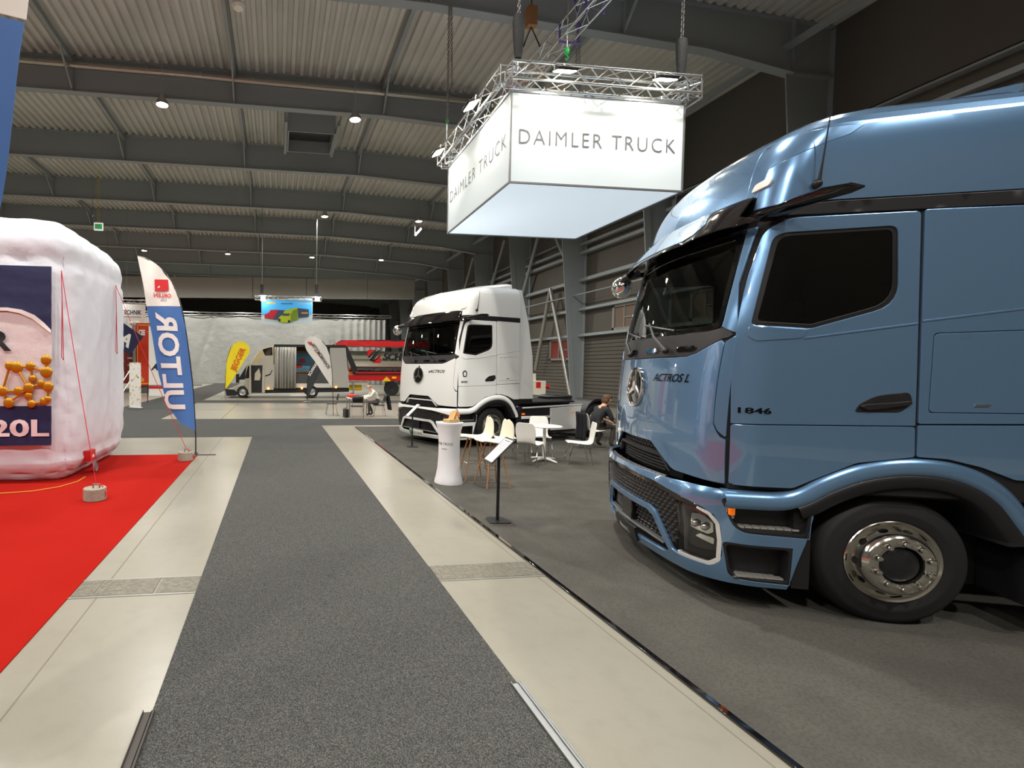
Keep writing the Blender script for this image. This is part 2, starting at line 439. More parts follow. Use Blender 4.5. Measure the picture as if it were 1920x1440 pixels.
    for lo, hi in (((-1.0,-1.05,0),(1.0,-1.0,.9)),((-1.0,1.0,0),(1.0,1.05,.9)),((-1.05,-1.05,0),(-1.0,1.05,.9)),((1.0,-1.05,0),(1.05,1.05,.9))): m.box(lo, hi)
    m.build('frame', K['steel_grey'], t, smooth=False); MB().box((-1,-1,.55),(1,1,.6)).build('flap', hm, t)
    for s in (-1, 1): MB().box((s*1.14-.06,-1.6,.1),(s*1.14+.06,1.6,.3)).build('trimmer', K['steel_grey'], t)
    # spiral duct hung along a rafter
    t = empty('ventilation_duct', (0, 18.95, 12.58), label='round galvanised spiral duct running along the rafter', cat='duct')
    dm = mat('duct_steel', srgb(176,170,160), .28, .85)
    MB().tube([(-23.5,0,.1),(-4,0,.06),(15,0,-.1)], .105, 14).build('pipe', dm, t)
    cl = MB().lathe([(.105,-.02),(.122,-.02),(.122,.02),(.105,.02)], 14, M=Matrix.Rotation(R(90),4,'Y')).mesh('clamp', K['steel_light'])
    x = -22.8
    while x < 14.5:
        o = bpy.data.objects.new('clamp', cl); col.objects.link(o); o.parent = t; o.location = (x,0,.075-.008*max(0,x+4)*.5 if x > -4 else .08); x += .95
build_hall()
# ------------------------------------------------------------------ carpets
def build_carpets():
    def slab(name, x0, x1, y0, y1, z, k, lab, cat='carpet'):
        return tag(MB().box((x0,y0,0),(x1,y1,z)).build(name, K[k]), lab, cat)
    m = MB().box((-.67,-6,0),(1.45,18.1,.006)); m.box((-16,13.45,0),(-.67,18.1,.006)); m.box((1.45,16.0,0),(14,18.0,.006))
    a = tag(m.build('aisle_carpet', K['carpet']), 'speckled dark grey carpet of the main aisle and its crossing', 'carpet')
    MB().box((-.665,11.42,.006),(1.445,11.436,.0072)).build('carpet_seam', K['black'], a)
    MB().box((-15.9,16.75,.006),(1.4,16.765,.0072)).build('carpet_seam', K['black'], a)
    slab('cross_aisle_carpet', -7.0, -4.15, 18.1, 56, .006, 'carpet', 'dark grey carpet running lengthwise towards the silver curtain')
    slab('cross_aisle_carpet', -4.15, 14, 26.2, 28.2, .0075, 'carpet', 'narrow dark grey carpet strip before the parked van')
    slab('red_carpet', -11.5, -1.68, -5, 10.8, .008, 'carpet_red', 'bright red exhibition carpet under the white inflatable')
    t = empty('stand_floor', (0,0,0), label='anthracite stand carpet with black edge trim under the trucks', cat='carpet')
    MB().box((2.5,-6,0),(13.5,15.4,.012)).build('carpet', K['carpet_stand'], t)
    MB().box((2.462,-6,0),(2.505,15.44,.018)).build('edge_trim', K['black_gloss'], t, bevel=.004)
    MB().box((2.505,15.4,0),(13.5,15.44,.018)).build('edge_trim', K['black_gloss'], t, bevel=.004)
    # folded metal channels on the carpet edges
    for nm, x0, sgn, lab in (('edge_channel', 1.405, 1, 'bright metal channel strip on the carpet edge beside the anthracite stand'), ('edge_channel', -.715, -1, 'worn dark metal channel strip on the carpet edge facing the red carpet')):
        m = MB(); pr = [(0,.02),(.0,.006),(.045,.006),(.045,.014),(.06,.014),(.06,.024)]
        for i in range(len(pr)-1):
            (a0,b0),(a1,b1) = pr[i], pr[i+1]; m.box((x0+min(a0,a1)-.002,-1,min(b0,b1)+.001),(x0+max(a0,a1)+.002,2.72,max(b0,b1)+.003))
        tag(m.build(nm, K['alu_dull'] if sgn > 0 else mat('worn_rubber', srgb(70,66,60), .6)), lab, 'channel')
build_carpets()
# ------------------------------------------------------------------ high-bay lamps
def build_lamps():
    LX = tuple(XL+.335*n+.06 for n in (20,39,59,80,98))
    em = mat('lamp_lens', (1,1,1), .3, emit=srgb(255,240,214), estr=90)
    hb = MB().lathe([(.02,.34),(.1,.34),(.13,.2),(.2,.12),(.22,.0),(.2,.0)], 20).mesh('housing', K['steel_light'])
    ln = MB().lathe([(0,.012),(.195,.012)], 20).mesh('lens', em); ln.flip_normals()
    rods = {X: MB().cyl((0,0,.34),(0,0,deckz(X)-11.3-.004),.012,n=6).mesh('rod', K['steel_grey']) for X in LX}
    for Y in (-3.5, 6.6, 18.6, 30.6, 42.0, 54.0):
        for X in LX:
            if Y == 30.6 and X < 0 and X > -12: continue
            Xk = {59:-4.3,80:2.95,98:8.85}.get(int(round((X-XL-.06)/.335)),0)
            seen = {(-4.3,18.6):'glowing high-bay lamp in the bay of the duct, away from the smoke vent', (2.95,18.6):'glowing high-bay lamp beside the dark smoke vent', (2.95,30.6):'glowing high-bay lamp in the bay over the hanging picture banner', (8.85,30.6):'glowing high-bay lamp with a batten light hanging below it'}
            t = empty('high_bay_lamp', (X, Y, 11.3), label=seen.get((Xk,Y),'round glowing high-bay lamp hung below the roof sheets'), cat='lamp', group='high-bay lamps under the roof')
            for nm, me in (('housing',hb),('lens',ln),('rod',rods[X])):
                o = bpy.data.objects.new(nm, me); col.objects.link(o); o.parent = t
            ld = bpy.data.lights.get('high_bay') or bpy.data.lights.new('high_bay', 'SPOT')
            ld.energy = LAMP_W; ld.color = (1.0,.97,.92); ld.spot_size = R(165); ld.spot_blend = .6; ld.shadow_soft_size = .2
            lo = bpy.data.objects.new('lamp_light', ld); col.objects.link(lo); lo.parent = t; lo.location = (0,0,-.03)
    # smoke detector, exit sign, bracket lamp
    p = gnd(447,10,12.75)
    t = empty('smoke_detector', p, label='small white round detector on the roof sheets', cat='detector')
    MB().lathe([(0,-.1),(.14,-.1),(.2,-.03),(.2,.02),(0,.02)], 20).build('body', K['white_pl'], t); MB().cyl((0,0,0),(0,0,.4),.02).build('stem', K['steel_light'], t)
    p = atY(185,425,30)
    t = empty('exit_sign', p, label='green running-man exit sign hung on two rods', cat='sign')
    gm = mat('exit_green', srgb(20,150,80), .4, emit=srgb(30,170,90), estr=.6)
    MB().box((-.25,-.04,-.22),(.25,.04,.22)).build('box', mat('exit_white', srgb(235,240,232), .4, emit=(1,1,.95), estr=.5), t, bevel=.01)
    MB().box((-.2,-.046,-.15),(.2,-.041,.15)).build('panel', gm, t)
    m = MB(); m.box((-.15,-.05,-.1),(-.02,-.047,.1)); m.box((.03,-.05,.02),(.1,-.047,.09)); m.bar((.02,-.0485,0),(.14,-.0485,-.09),.003,.035); m.bar((.08,-.0485,.02),(.02,-.0485,-.08),.003,.03)
    m.build('pictogram', K['white_pl'], t)
    m = MB(); m.cyl((-.06,0,.22),(-.06,0,13.15-p.z),.01,n=6); m.build('rod', K['yellow'], t); MB().cyl((.05,0,.22),(.05,0,13.15-p.z),.01,n=6).build('rod', K['yellow'], t)
    a = atY(148,378,31.2); b = atY(174,405,31.2)
    t = empty('batten_light', a, label='slim unlit batten light hanging aslant from the rafter', cat='lamp')
    MB().bar((0,0,0), b-a, .09, .12).build('tube_body', K['alu_dull'], t); MB().cyl((b-a), (b-a)+Vector((0,0,13.15-b.z)), .02, n=6).build('hanger', K['steel_light'], t)
    a = atY(778,442,31.2); b = atY(790,428,31.2)
    t = empty('batten_light', a, label='slim batten light hanging under a high-bay lamp', cat='lamp')
    MB().bar((0,0,0), b-a, .09, .12).build('tube_body', K['alu_dull'], t); MB().cyl((0,0,0),(0,0,deckz(a.x)-a.z), .02, n=6).build('hanger', K['steel_light'], t)
build_lamps()
# ------------------------------------------------------------------ box trusses
def truss(mb, p0, p1, w=.4, chord=.025, web=.011, cell=.42, mi=0, up=(0,0,1)):
    p0 = Vector(p0); p1 = Vector(p1); d = p1-p0; L = d.length; d /= L; u = Vector(up)
    a = d.cross(u).normalized(); b = a.cross(d).normalized(); h = w/2-chord
    cs = [(a*sx+b*sy)*h for sx, sy in ((-1,-1),(1,-1),(1,1),(-1,1))]
    for c in cs: mb.cyl(p0+c, p1+c, chord, n=8, mi=mi)
    n = max(1, int(round(L/cell))); s = L/n
    for k in range(4):
        c0, c1 = cs[k], cs[(k+1) % 4]
        for i in range(n):
            q0 = p0+d*(i*s); q1 = p0+d*((i+1)*s)
            if i % 2: mb.cyl(q0+c1, q1+c0, web, n=5, mi=mi, caps=False)
            else: mb.cyl(q0+c0, q1+c1, web, n=5, mi=mi, caps=False)
        mb.cyl(p0+c0, p0+c1, web, n=5, mi=mi); mb.cyl(p1+c0, p1+c1, web, n=5, mi=mi)
    return mb
def chain(mb, a, b, link=.05, r=.006):
    a = Vector(a); b = Vector(b); n = max(2, int((b-a).length/(link*.75))); d = (b-a).normalized()
    x = d.cross(Vector((0,1,.01))).normalized(); y = d.cross(x)
    for i in range(n):
        c = a+(b-a)*((i+.5)/n); s = x if i % 2 else y
        pts = [c+d*(link/2*math.cos(t))+s*(link*.32*math.sin(t)) for t in [k*math.pi/4 for k in range(8)]]
        mb.tube(pts, r, 4, closed=True)
    return mb
def hoist_bag(t, x, y, z, h=.85, r=.13):
    m = MB(); pr = []
    for k in range(8): f = k/7; pr.append((r*(1-.45*f**2)*(1 if k else .85), -h*f))
    pr.append((0,-h*1.01)); m.lathe(pr, 14, M=Matrix.Translation((x,y,z)) @ Matrix.Diagonal((1,.6,1,1)))
    m.build('chain_bag', mat('black_canvas', srgb(12,11,11), .8, bump=(14,.5,.03)), t)
# ------------------------------------------------------------------ hanging light box
def build_sign():
    A = Vector((4.6, 9.42, 5.67)); S, HH = 3.78, 1.8
    t = empty('hanging_sign', A, R(-1.0), label='large white cube sign with dark lettering hung from a truss square', cat='sign')
    fab = mat('sign_fabric', srgb(186,196,200), .8, emit=srgb(220,238,250), estr=.12)  # faint glow put into the side cloth, standing in for floodlight on it
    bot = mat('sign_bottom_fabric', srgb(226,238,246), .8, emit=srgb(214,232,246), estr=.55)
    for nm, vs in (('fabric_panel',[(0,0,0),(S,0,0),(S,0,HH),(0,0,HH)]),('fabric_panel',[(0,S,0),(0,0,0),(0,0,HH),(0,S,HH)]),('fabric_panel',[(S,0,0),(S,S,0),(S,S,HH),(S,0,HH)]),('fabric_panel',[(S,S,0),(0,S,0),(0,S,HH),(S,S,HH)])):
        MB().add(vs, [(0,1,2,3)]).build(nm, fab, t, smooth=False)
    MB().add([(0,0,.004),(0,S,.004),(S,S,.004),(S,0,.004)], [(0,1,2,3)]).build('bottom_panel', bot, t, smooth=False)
    fm = mat('sign_frame', srgb(120,122,124), .4, .5); e = .018
    m = MB()
    for x in (0,S):
        for y in (0,S): m.box((x-e,y-e,0),(x+e,y+e,HH))
    for z in (0,HH):
        m.box((-e,-e,z-e),(S+e,e,z+e)); m.box((-e,S-e,z-e),(S+e,S+e,z+e)); m.box((-e,e,z-e),(e,S-e,z+e)); m.box((S-e,e,z-e),(S+e,S-e,z+e))
    m.build('frame', fm, t, smooth=False)
    lm = mat('sign_letters', srgb(84,84,88), .6)
    add_letters(t, 'letter', lm, 'DAIMLER TRUCK', lambda u, v: Vector((S/2+u,-.008,v)), height=.31, width=3.42, cy=.93, spacing=1.22, bold=-.012)
    add_letters(t, 'letter', lm, 'DAIMLER TRUCK', lambda u, v: Vector((-.008,S/2-u,v)), height=.31, width=3.42, cy=.93, spacing=1.22, bold=-.012)
    # truss square above the fabric
    zt = HH+.25; w = .38
    al = mat('truss_aluminium', srgb(210,212,214), .25, .9)
    o = -.12
    for a, b in (((o,o,zt),(S-o,o,zt)),((o,o,zt),(o,S-o,zt)),((S-o,o,zt),(S-o,S-o,zt)),((o,S-o,zt),(S-o,S-o,zt))):
        m = MB(); truss(m, a, b, w); m.build('truss', al, t)
    m = MB()
    for k in range(9):
        f = .2+k*(S-.4)/8; m.cyl((f,o,HH),(f,o,zt-.2),.012,n=6); m.cyl((o,f,HH),(o,f,zt-.2),.012,n=6)
    m.build('hanger_hook', K['chain'], t)
    # floodlights washing the two seen faces (and the hidden ones)
    em = mat('flood_lens', (1,1,1), .3, emit=srgb(255,236,196), estr=70)
    def flood(x, y, rz, lab='LED floodlight on the truss above the hidden faces of the sign'):
        f = empty('floodlight', A+Matrix.Rotation(R(-1),3,'Z') @ Vector((x,y,zt-.08)), rz+R(-1), label=lab, cat='floodlight', group='floodlights on the sign truss')
        M = Matrix.Translation((0,-.12,0)) @ Matrix.Rotation(R(22),4,'X')
        MB().box((-.2,-.13,.01),(.2,.13,.07),M=M).build('housing', K['black'], f, bevel=.01)
        MB().box((-.18,-.11,-.004),(.18,.11,.012),M=M).build('lens', em, f)
        m = MB(); m.tube([(-.21,-.12,.03),(-.21,-.1,.12),(-.1,-.08,.16),(.1,-.08,.16),(.21,-.1,.12),(.21,-.12,.03)],.012,6); m.build('yoke', K['steel_light'], f)
        MB().box((-.02,-.1,.13),(.02,.08,.17)).build('clamp', K['steel_light'], f)
        ld = bpy.data.lights.get('flood') or bpy.data.lights.new('flood','AREA')
        ld.shape = 'RECTANGLE'; ld.size = .34; ld.size_y = .2; ld.energy = FLOOD_W; ld.color = (1,.97,.9); ld.spread = R(150)
        lo = bpy.data.objects.new('flood_light', ld); col.objects.link(lo); lo.parent = f
        lo.matrix_local = M @ Matrix.Translation((0,0,-.02))
    flood(.85, o-.22, 0, 'glaring floodlight over the sign face turned to the camera side, near the shared corner'); flood(2.95, o-.22, 0, 'glaring floodlight beside a black chain bag on the sign truss')
    flood(o-.22, .95, R(-90), 'glaring floodlight over the aisle face of the sign near the shared corner'); flood(o-.22, 3.3, R(-90), 'glaring floodlight under the bare lifting chain on the sign truss')
    # chains and hoists
    for (x, y, bag, lab) in ((.0,S,0,'bare lifting chain with green hook over the far aisle corner of the sign'),(.15,.05,1,'lifting chain with long black bag over the shared corner of the lettered faces'),(S,.05,1,'lifting chain with black bag over the sign corner next to the blue truck'),(S,S,0,'lifting chain over the sign corner hidden by its lettered faces')):
        h = empty('chain_hoist', A+Vector((x,y,zt+.2)), label=lab, cat='chain hoist', group='chain hoists of the hanging sign')
        top = 11.85-(A.z+zt+.2)
        m = MB(); m.cyl((0,0,0),(0,0,.75),.012,n=6); chain(m, (0,0,.75), (0,0,top), .09, .011)
        if not bag: chain(m, (.12,0,1.6), (.06,0,top), .09, .009)
        m.build('chain', K['chain'], h)
        gm = mat('hook_green', srgb(40,160,70), .4)
        m = MB(); m.tube([(0,0,.72),(.04,0,.8),(0,0,.88),(-.04,0,.8)], .014, 6, closed=True); m.build('hook', gm, h)
        if bag: hoist_bag(h, .0, .0, 1.08 if x < 1 else .95)
    # a second truss passing above the sign
    t2 = empty('roof_truss', (7.15, 9.0, 10.3), label='lengthwise aluminium truss hung higher behind the sign', cat='truss')
    m = MB(); truss(m, (0,-6,0), (-.1,6.2,0), .42); m.build('truss_frame', al, t2)
    sl = mat('purple_sling', srgb(104,80,150), .7)
    MB().tube([(-.25,2.6,.22),(-.25,2.6,-.24),(.25,2.6,-.24),(.25,2.6,.22),(0,2.6,1.5)], .03, 6).build('sling', sl, t2)
    MB().tube([(-.22,1.6,-.22),(-.22,1.6,.22),(.22,1.6,.22),(.22,1.6,-.22)], .03, 6).build('sling', sl, t2)
    h = empty('hoist_motor', (6.3, 11.9, 10.55), label='small orange-grey hoist motor beside the upper truss', cat='hoist')
    MB().box((-.12,-.1,0),(.12,.1,.5)).build('body', mat('hoist_orange', srgb(150,104,60), .5), h, bevel=.02); m = MB(); m.cyl((0,0,.5),(0,0,1.9),.015,n=6); m.build('cable', K['black'], h); MB().tube([(-.2,0,-.5),(0,0,.02),(.25,0,-.45)],.02,6).build('sling', K['black'], h)
    h = empty('chain_hook', gnd(1063,96,9.0), label='green lifting hook hanging free above the sign truss', cat='hook')
    m = MB(); m.ball((0,0,0),(.06,.06,.09)); m.tube([(0,0,-.08),(.04,0,-.14),(0,0,-.2),(-.04,0,-.16)],.014,6); m.build('hook_block', mat('hook_green', srgb(40,160,70), .4), h)
    m = MB(); m.cyl((0,0,.08),(0,0,2.8),.006,n=5); m.build('chain', K['chain'], h)
build_sign()
# ================================================================== tractor units
# local frame: +X forward, +Y the truck's left side, Z up, origin on the floor under the front axle.
# outlines are written with x counted rearwards from the axle (negative = ahead of it).
def curve(tab, v):
    n = len(tab)
    if v <= tab[0][0]: return tab[0][1:]
    if v >= tab[-1][0]: return tab[-1][1:]
    i = 0
    while v > tab[i+1][0]: i += 1
    p1, p2 = tab[i], tab[i+1]; p0 = tab[max(i-1,0)]; p3 = tab[min(i+2,n-1)]
    h = p2[0]-p1[0]; t = (v-p1[0])/h; out = []
    for k in range(1, len(p1)):
        m1 = (p2[k]-p0[k])/(p2[0]-p0[0])*h if p2[0] != p0[0] else 0
        m2 = (p3[k]-p1[k])/(p3[0]-p1[0])*h if p3[0] != p1[0] else 0
        out.append((2*t**3-3*t*t+1)*p1[k]+(t**3-2*t*t+t)*m1+(-2*t**3+3*t*t)*p2[k]+(t**3-t*t)*m2)
    return out
class Skin:
    """Plan outline (bowed front, rounded corner, straight side) that changes with height v."""
    def __init__(s, tab, k, ref, xe=.86, rise=0.0):
        s.tab = tab; s.k = k; s.xe = xe; s.rise = rise; s.cache = {}
        g = s.geo(ref); s.SF = g['yc']; s.a0 = g['a0']; s.L = g['R']*(math.pi/2-g['a0']); s.S0 = s.SF+s.L; s.xs = g['xs']
    def geo(s, v):
        key = round(v, 5)
        if key in s.cache: return s.cache[key]
        z, xf, w, Rr = curve(s.tab, v); k = s.k
        yc = w-Rr
        for _ in range(6): a0 = math.atan(2*k*yc); yc = (w-Rr)+Rr*math.sin(a0)
        g = dict(z=z, xf=xf, w=w, R=Rr, yc=yc, a0=a0); g['xc'] = xf+k*yc*yc+Rr*math.cos(a0); g['xs'] = g['xc']
        s.cache[key] = g; return g
    def raw(s, q, v):
        g = s.geo(v); a = abs(q); sg = 1 if q >= 0 else -1
        if a <= s.SF:
            y = a*g['yc']/s.SF; x = g['xf']+s.k*y*y
        elif a <= s.S0:
            t = (a-s.SF)/s.L; al = g['a0']+(math.pi/2-g['a0'])*t
            x = g['xc']-g['R']*math.cos(al); y = (g['w']-g['R'])+g['R']*math.sin(al)
        else:
            xn = s.xs+(a-s.S0); y = g['w']
            x = g['xs']+(xn-s.xs)*(s.xe-g['xs'])/(s.xe-s.xs) if xn < s.xe else xn
        z = g['z']
        if s.rise and v > 3.25: z += s.rise*min(1,(v-3.25)/.3)*max(0,min(1.2,(x+.7)/1.5))
        return Vector((-x, sg*y, z))
    def __call__(s, q, v, off=0.0):
        p = s.raw(q, v)
        if off:
            e = .004; a = s.raw(q+e, v)-s.raw(q-e, v); b = s.raw(q, v+e)-s.raw(q, v-e); n = a.cross(b)
            if n.length > 1e-12: p = p+n.normalized()*off
        return p
    def sx(s, x, v):                            # s for a given x (rearwards) on the left side at height v
        lo, hi = s.SF*.6, s.S0+(3.0)
        for _ in range(40):
            m_ = (lo+hi)/2
            if -s.raw(m_, v).x < x: lo = m_
            else: hi = m_
        return (lo+hi)/2
    def side(s, poly, res=.05):                 # outline in (x, z) -> outline in (s, v)
        return [(s.sx(x, z), z) for x, z in densify(poly, res)]
CAB = Skin([(.90,.90,-1.375,1.25,.35),(1.3,1.3,-1.385,1.252,.35),(1.75,1.75,-1.365,1.25,.35),(2.05,2.05,-1.335,1.247,.33),(2.25,2.25,-1.305,1.244,.30),(2.6,2.6,-1.232,1.238,.27),
  (2.97,2.97,-1.152,1.232,.24),(3.12,3.12,-1.115,1.23,.23),(3.3,3.3,-1.075,1.227,.25),(3.45,3.45,-1.04,1.222,.26),(3.58,3.585,-.99,1.213,.28),(3.69,3.70,-.92,1.197,.30),
  (3.78,3.795,-.82,1.166,.32),(3.86,3.87,-.67,1.11,.33),(3.93,3.918,-.42,.99,.33),(4.0,3.947,-.03,.75,.30),(4.05,3.957,.27,.42,.2),(4.1,3.962,.45,.2,.12)], .15, 1.7, rise=.06)
BUM = Skin([(.16,.16,-1.37,1.20,.40),(.22,.22,-1.405,1.228,.43),(.32,.32,-1.435,1.244,.45),(.55,.55,-1.455,1.25,.45),(.8,.8,-1.465,1.252,.45),(.9,.9,-1.46,1.25,.45),(.955,.955,-1.44,1.24,.44),(1.0,.985,-1.40,1.21,.42)], .15, .6, xe=2.0)
def mirror(poly): return [(-a, b) for a, b in poly][::-1]
def sym(half):                                  # half outline from bottom centre to top centre -> whole outline
    return half+[(-a, b) for a, b in half[::-1] if abs(a) > 1e-6]
def wheel_parts(t, x, y, paint_hub=False, twin=False):
    """Road wheel with its outer face towards +Y*sign(y)."""
    sg = 1 if y > 0 else -1
    w = empty('wheel', (-x, y, .488), parent=t); w.rotation_euler = (R(-90)*sg, 0, 0)
    # lathe axis z points outwards
    tw = .30
    pr = [(.285,-tw),(.30,-tw-.004),(.38,-tw-.012),(.45,-tw+.006),(.478,-tw+.035),(.488,-tw+.06),(.488,-.06),(.478,-.028),(.462,-.012),(.455,.0),(.43,.008),(.385,.010),(.375,.014),(.36,.010),(.325,.006),(.306,-.002),(.30,-.012)]
    m = MB(); m.lathe(pr, 64); tyre = m.build('tyre', K['rubber'], w, sharp=50)
    m = MB()
    for rr in (-.085,-.125,-.165,-.205): m.lathe([(.4885,rr-.008),(.4900,rr-.006),(.4900,rr+.006),(.4885,rr+.008)], 64)
    m.build('tread_rib', K['black'], tyre)
    if not twin:
        rim = [(.300,-.012),(.309,.004),(.303,.010),(.288,.002),(.282,-.02),(.272,-.028),(.256,-.012),(.238,.035),(.228,.062),(.214,.078),(.205,.085),(.198,.085),(.196,.080),(.178,.080),(.145,.080),(.140,.078),(.137,.05),(.137,.0)]
    else:
        rim = [(.300,-.012),(.309,.004),(.303,.010),(.29,-.002),(.28,-.03),(.27,-.10),(.255,-.13),(.20,-.145),(.14,-.145),(.13,-.13),(.13,-.05),(.11,-.02),(0,-.015)]
    m = MB(); m.lathe(rim, 64); m.build('rim', K['alu'], w, sharp=28)
    zf = .080 if not twin else -.145
    if not twin:
        hub = MB(); hub.lathe([(.137,.02),(.125,.055),(.10,.07),(.06,.075),(0,.076)], 32); hub.build('hub_cap', K['black'], w)
    nut = MB(); nut.lathe([(.029,0),(.029,.007),(.022,.009),(.0215,.034),(.015,.043),(0,.044)], 12)
    nm = nut.mesh('wheel_nut', K['alu'])
    for k in range(10):
        a = 2*math.pi*(k+.5)/10; o = bpy.data.objects.new('wheel_nut', nm); col.objects.link(o); o.parent = w; o.location = (.1675*math.cos(a), .1675*math.sin(a), zf)
    ho = MB(); ho.lathe([(0,.004),(.030,.004)], 14); ho.lathe([(.030,.004),(.034,-.002)], 14)
    hm = ho.mesh('hand_hole', K['black_gloss'])
    for k in range(10):
        a = 2*math.pi*k/10; o = bpy.data.objects.new('hand_hole', hm); col.objects.link(o); o.parent = w
        rr, zz, tilt = (.246,.017,R(58)) if not twin else (.2525,-.115,R(-35))
        o.location = (rr*math.cos(a), rr*math.sin(a), zz); o.rotation_euler = (0, tilt, a); o.rotation_mode = 'XYZ'
        o.scale = (.62,.9,1)
    return w
def brick_mesh(mb, surf, outline, pitch=(.062,.036), bar=.011, off=-.02, depth=.03, holes=()):
    """Grille of staggered rounded bars on the skin inside an outline."""
    ys = [p[1] for p in outline]; xs = [p[0] for p in outline]; r = 0; v = min(ys)+.004
    while v < max(ys):
        q = min(xs)+(pitch[0]/2 if r % 2 else 0)
        while q < max(xs):
            c = (q, v)
            if inpoly(*c, outline) and not any(inpoly(*c, h) for h in holes):
                hw = pitch[0]*.36; hh = pitch[1]*.30
                P = [(-hw,0),(-hw*.7,hh),(hw*.7,hh),(hw,0),(hw*.7,-hh),(-hw*.7,-hh)]
                top = [surf(q+a*.72, v+b*.6, off+depth*.5) for a, b in P]; bot = [surf(q+a, v+b, off) for a, b in P]
                mb.add(bot+top, [(5,4,3,2,1,0)[::-1] if 0 else (6,11,10,9,8,7)]+[(i, 6+i, 6+(i+1) % 6, (i+1) % 6) for i in range(6)])
            q += pitch[0]
        v += pitch[1]; r += 1
    return mb
def make_truck(name, loc, psi, label, paint, electric, badges):
    t = empty(name, loc, psi+R(90), label, 'truck')
    P = paint; BG = K['black_gloss']; BL = K['black']; GAP = mat('seam_shadow', srgb(12,13,15), .8)
    def part(nm, outline, mt, holes=(), surf=CAB, parent=t, both=False, **kw):
        res = []
        for sd in ((1,-1) if both else (1,)):
            o_ = outline if sd > 0 else mirror(outline); h_ = holes if sd > 0 else [mirror(h) for h in holes]
            m = MB(); patch(m, surf, o_, h_, **kw); res.append(m.build(nm, mt, parent))
        return res
    # ---------------- inner dark shell: keeps the seams dark and the cab closed
    win_xz = rounded([(-.865,2.965,.08),(-.095,2.985,.06),(-.078,2.402,.16),(-.62,2.230,.02),(-1.0,2.262,.04)], .05)
    win = CAB.side(win_xz)
    sB = CAB.sx(.845, 1.5)
    ws = sym([(0,2.235),(.90,2.245),(1.005,2.262),(1.03,2.30),(1.005,2.62),(.985,2.94),(.96,3.02),(0,3.03)])
    ws_in = sym([(0,2.27),(.88,2.28),(.975,2.30),(.99,2.33),(.965,2.62),(.95,2.90),(.92,2.98),(0,2.99)])
    def grow(poly, d):
        cx = sum(p[0] for p in poly)/len(poly); cy = sum(p[1] for p in poly)/len(poly)
        return [(cx+(a-cx)*(1+d), cy+(b-cy)*(1+d*1.2)) for a, b in poly]
    m = MB(); hw = .034
    shell = sym([(0,1.26),(.44,1.26),(.78,1.02)]+[(sB*k/8,1.0) for k in range(3,9)]+[(sB,2.2),(sB,3.5),(1.3,3.5),(0,3.5)])
    win_m = mirror(win)
    patch(m, CAB, shell, [ws_in, grow(win,-.06), grow(win_m,-.06)], res=.085, thick=.004, edge=0, off=-.014)
    m.build('cab_shell', GAP, t)
    MB().box((-.845,-1.2,.95),(-.80,1.2,3.6)).build('cab_rear_wall', P, t)
    MB().box((-.84,-1.2,.98),(1.1,1.2,1.02)).build('cab_floor', GAP, t)
    # ---------------- front panel
    notch = [(.70,1.035),(.42,1.215),(.38,1.235)]
    top = [(1.105,2.15),(1.08,2.155),(.98,2.11),(.86,2.05),(.76,2.025),(0,2.02)]
    half = [(0,1.235)]+notch[::-1]+[(.74,1.02),(1.19,1.015)]
    sd = CAB.sx(-1.118, 1.5)
    half = [(0,1.235),(.38,1.235),(.42,1.215),(.68,1.045),(.73,1.025),(.95,1.018),(sd,1.012),(sd,1.36),(sd-.04,1.375),(1.135,1.42),(1.11,1.48),(1.108,2.13)]+top[1:]
    part('front_panel', sym(half), P, res=.05)
    part('corner_flap', rounded([(sd,1.385),(sd,2.19),(1.16,2.165),(1.122,2.14),(1.122,1.49),(1.15,1.43)], .012), P, both=True, res=.05)
    # ---------------- cowl, windscreen, pillars
    cowl = sym([(0,2.035),(.755,2.04),(.85,2.064),(.975,2.124),(1.075,2.17),(1.13,2.18),(1.16,2.20),(1.10,2.245),(1.04,2.255),(.9,2.235),(0,2.225)])
    cw = part('cowl', cowl, mat('cowl_black', srgb(44,42,42), .4), res=.05, off=-.006)[0]
    for a in (.12,.62,-.35):
        part('air_vent', rounded([(a,2.10),(a+.02,2.075),(a+.2,2.075),(a+.24,2.10),(a+.2,2.125),(a+.03,2.12)], .02), BG, parent=cw, off=.002, res=.05, thick=.006)
    part('windscreen', ws_in, K['glass'], res=.07, off=-.004, thick=.006)
    part('windscreen_frame', ws, BG, holes=[ws_in], res=.05, off=-.003, thick=.015)
    pil = CAB.side([(-1.115,2.235),(-1.02,2.97),(-1.0,3.03)])
    pil_o = [(1.05,2.27),(1.16,2.222),(sd-.004,2.21),(CAB.sx(-1.04,2.6),2.6),(CAB.sx(-.955,2.95),2.95),(CAB.sx(-.93,3.04),3.04),(.995,3.04),(1.005,2.94),(1.028,2.62),(1.052,2.32)]
    part('a_pillar', pil_o, P, both=True, res=.05)
    # ---------------- doors
    dl = CAB.sx(-1.14, 1.3); dr = CAB.sx(.045, 1.3)
    dpoly = rounded([(-1.095,1.50,.005),(.043,1.525,.005),(.038,2.26,.05),(.033,3.075,.03),(-.77,3.07,.12),(-.91,3.0,.1),(-1.01,2.6,.3),(-1.072,2.22,.2),(-1.095,1.8,.2)], .02)
